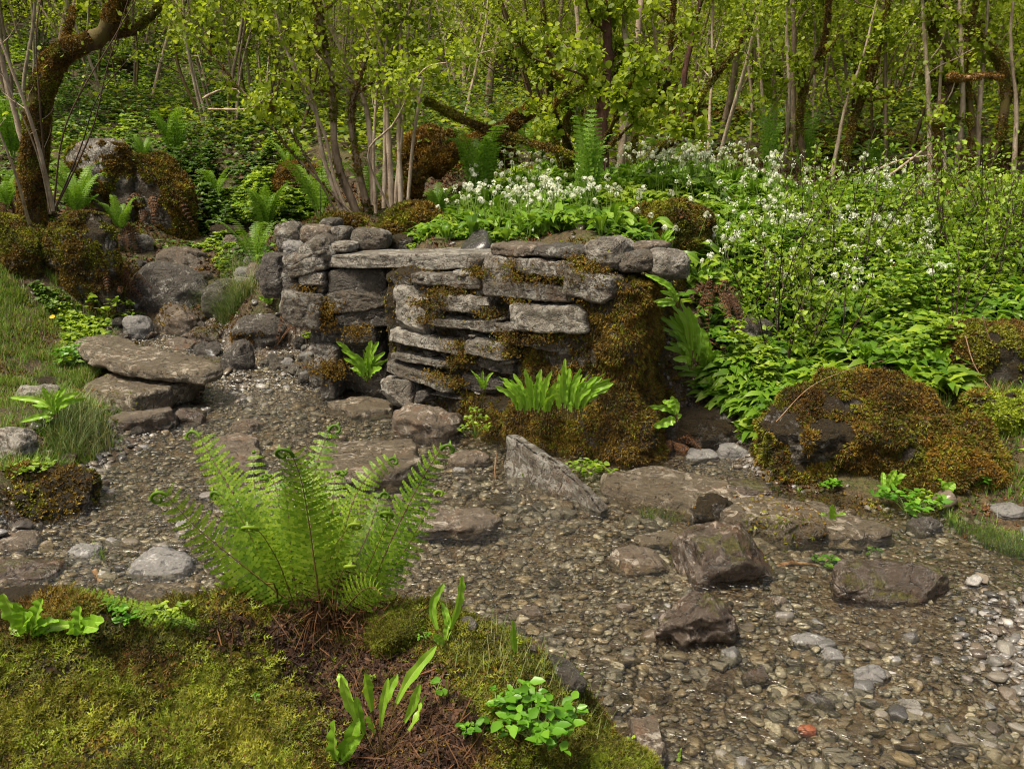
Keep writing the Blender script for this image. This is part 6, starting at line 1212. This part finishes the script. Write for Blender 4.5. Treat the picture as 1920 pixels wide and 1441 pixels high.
def garlics():
    R = rng(4000); kinds = [garlic(4001+i, 6+i % 3, [1, 2, 1, 3, 2, 1][i]) for i in range(6)]; used = set(); n = 0
    areas = [([(830,468),(860,395),(990,350),(1060,390),(1150,430),(1230,466),(1130,470),(900,470)], 84, 'between the hazel foot and the tallest fern'), ([(1130,345),(1240,325),(1420,335),(1480,400),(1400,420),(1340,385),(1160,385)], 84, 'on the crest right of the tallest fern'), ([(980,290),(1060,290),(1080,340),(1000,335)], 10, 'behind the tallest fern'),
      ([(1340,470),(1500,430),(1750,470),(1740,600),(1500,640),(1340,560)], 60, 'scattered in the herbs of the right bank'), ([(1500,350),(1740,345),(1750,430),(1500,410)], 40, 'at the foot of the right wood'), ([(1210,480),(1290,440),(1360,560),(1300,590)], 10, 'just right of the wall end'), ([(430,215),(510,225),(500,250),(430,240)], 8, 'high on the left slope')]
    for poly, k, where in areas:
        Q = np.array([onG(*q)[:2] for q in poly]); lo, hi = Q.min(0), Q.max(0); c = 0
        while c < k:
            x, y = R.uniform(lo, hi)
            if not inpoly(np.array([x]), np.array([y]), Q)[0]: continue
            t = kinds[int(R.integers(0, 6))]; lab = 'flowering white wild garlic plant '+where; loc = (x, y, float(H(x, y))-.01); s = R.uniform(.9, 1.25); rz = R.uniform(0, 6.28); grp = 'wild garlic plants '+where
            if 'left slope' in where: s *= 1.5
            if t.name not in used: used.add(t.name); t.location = loc; t.rotation_euler = (0, 0, rz); t.scale = (s, s, s); t['label'] = lab; t['group'] = grp
            else: dup(t, loc, rz, s, lab, grp, (R.normal()*.08, R.normal()*.08))
            c += 1
garlics()
def more_flowers():
    R = rng(4100); g = Geo(); n = 150; pts = []
    for poly, k in [([(1340,470),(1500,430),(1750,470),(1740,600),(1500,640),(1340,560)], 130), ([(1150,350),(1420,335),(1740,350),(1740,430),(1300,440)], 150), ([(830,460),(860,395),(990,350),(1150,430),(1200,465)], 30)]:
        Q = np.array([onG(*q)[:2] for q in poly]); lo, hi = Q.min(0), Q.max(0); t = R.uniform(lo, hi, (k*6, 2)); pts.append(t[inpoly(t[:, 0], t[:, 1], Q)][:k])
    for x, y in np.concatenate(pts):
        b = np.array([x, y, float(H(x, y))]); tip = b+[R.normal()*.04, R.normal()*.04, R.uniform(.22, .4)]; tube(g, spline([b, (b+tip)/2+[.01, 0, 0], tip], 5), .002, 3, 1)
        c = nrmz(R.normal(size=(12, 3))+[0, 0, .45]); X, Y, Z = basis(c, R); g.add(*inst(LEAF4*[1, 1.6, 1], LF4, tip+c*R.uniform(.006, .016, (12, 1)), nrmz(c), X, Y, np.full(12, .013)), 0)
    tag(g.obj('garlic_flowers', [M['white'], M['greenstem']]), 'further white flower heads dotted among the herbs', kind='stuff')
more_flowers()

# ------------------------------------------------------------------ twiggy shrubs of the right bank
def shrub(seed, ns, h):
    R = rng(seed); root = tag(empty('twiggy_shrub'), 'x', 'shrub'); w_ = Geo(); g = Geo(); pts = []
    for i in range(ns):
        a = R.uniform(0, 6.28); d = np.array([math.cos(a)*.3, math.sin(a)*.3, 1]); P = stem_path((math.cos(a)*.05, math.sin(a)*.05, -.02), d, h*R.uniform(.6, 1.1), R, .10, .2, 9); tube(w_, P, np.linspace(.0055, .002, 9), 4, 0)
        T = nrmz(np.gradient(P, axis=0)); pts.append(np.c_[P[3:], T[3:]])
        for k in range(3):
            j = int(R.integers(3, 8)); Q = stem_path(P[j], T[j]+R.normal(size=3)*.8, h*.3*R.uniform(.5, 1), R, .15, .1, 5); tube(w_, Q, np.linspace(.002, .001, 5), 3, 0); pts.append(np.c_[Q[1:], nrmz(np.gradient(Q, axis=0))[1:]])
    w_.obj('stems', M['darkstem'], root); p, X, Y, Z, s = leaves_on(pts, R, 2.0, .04, .1, .02)
    Zf = nrmz(Z+np.array([0, -.3, 1.4])); Y = nrmz(np.cross(Zf, X)); Z = np.cross(X, Y)
    g.add(*inst(LEAF6, LF6, p, X, Y, Z, s)); g.obj('leaves', M['herb'], root); return root
def shrubs():
    R = rng(5000); kinds = [shrub(5001+i, 4+i, .62+.12*(i % 3)) for i in range(4)]; used = set(); n = 0; pos = []
    Q = np.array([onG(*q)[:2] for q in [(1390,640),(1430,470),(1560,430),(1960,400),(1970,600),(1760,660),(1560,700),(1420,720)]]); lo, hi = Q.min(0), Q.max(0); t_ = 0
    while n < 40 and t_ < 5000:
        t_ += 1; x, y = R.uniform(lo, hi)
        if not inpoly(np.array([x]), np.array([y]), Q)[0] or any((x-a)**2+(y-b)**2 < .04 for a, b in pos): continue
        pos.append((x, y)); k = int(R.integers(0, 4)); t = kinds[k]; lab = 'pale leaved shrub with thin dark stems among the herbs of the right bank'; loc = (x, y, float(H(x, y))); s = R.uniform(.75, 1.3); rz = R.uniform(0, 6.28); grp = 'twiggy shrubs of the right bank'
        if t.name not in used: used.add(t.name); t.location = loc; t.rotation_euler = (0, 0, rz); t.scale = (s, s, s); t['label'] = lab; t['group'] = grp
        else: dup(t, loc, rz, s, lab, grp)
        n += 1
shrubs()
# white water of the little cascade
P = spline([atZ(392, 655, .2), atZ(400, 672, .14), atZ(418, 695, .06), atZ(450, 706, .012), atZ(520, 712, .006)], 24); w_ = np.interp(np.linspace(0, 1, 24), [0, .4, 1], [.06, .07, .16]); s = np.array([.8, .6, 0])
V = np.stack([P+s*(w_*c)[:, None]+np.array([0, 0, 1])*(fbm(P*14+c*3, 3)*.012)[:, None] for c in np.linspace(-.5, .5, 7)], 1)
tag(Geo().add(V, grid(24, 7)).obj('cascade_water', M['foam']), 'small white cascade running into the pool', kind='structure')
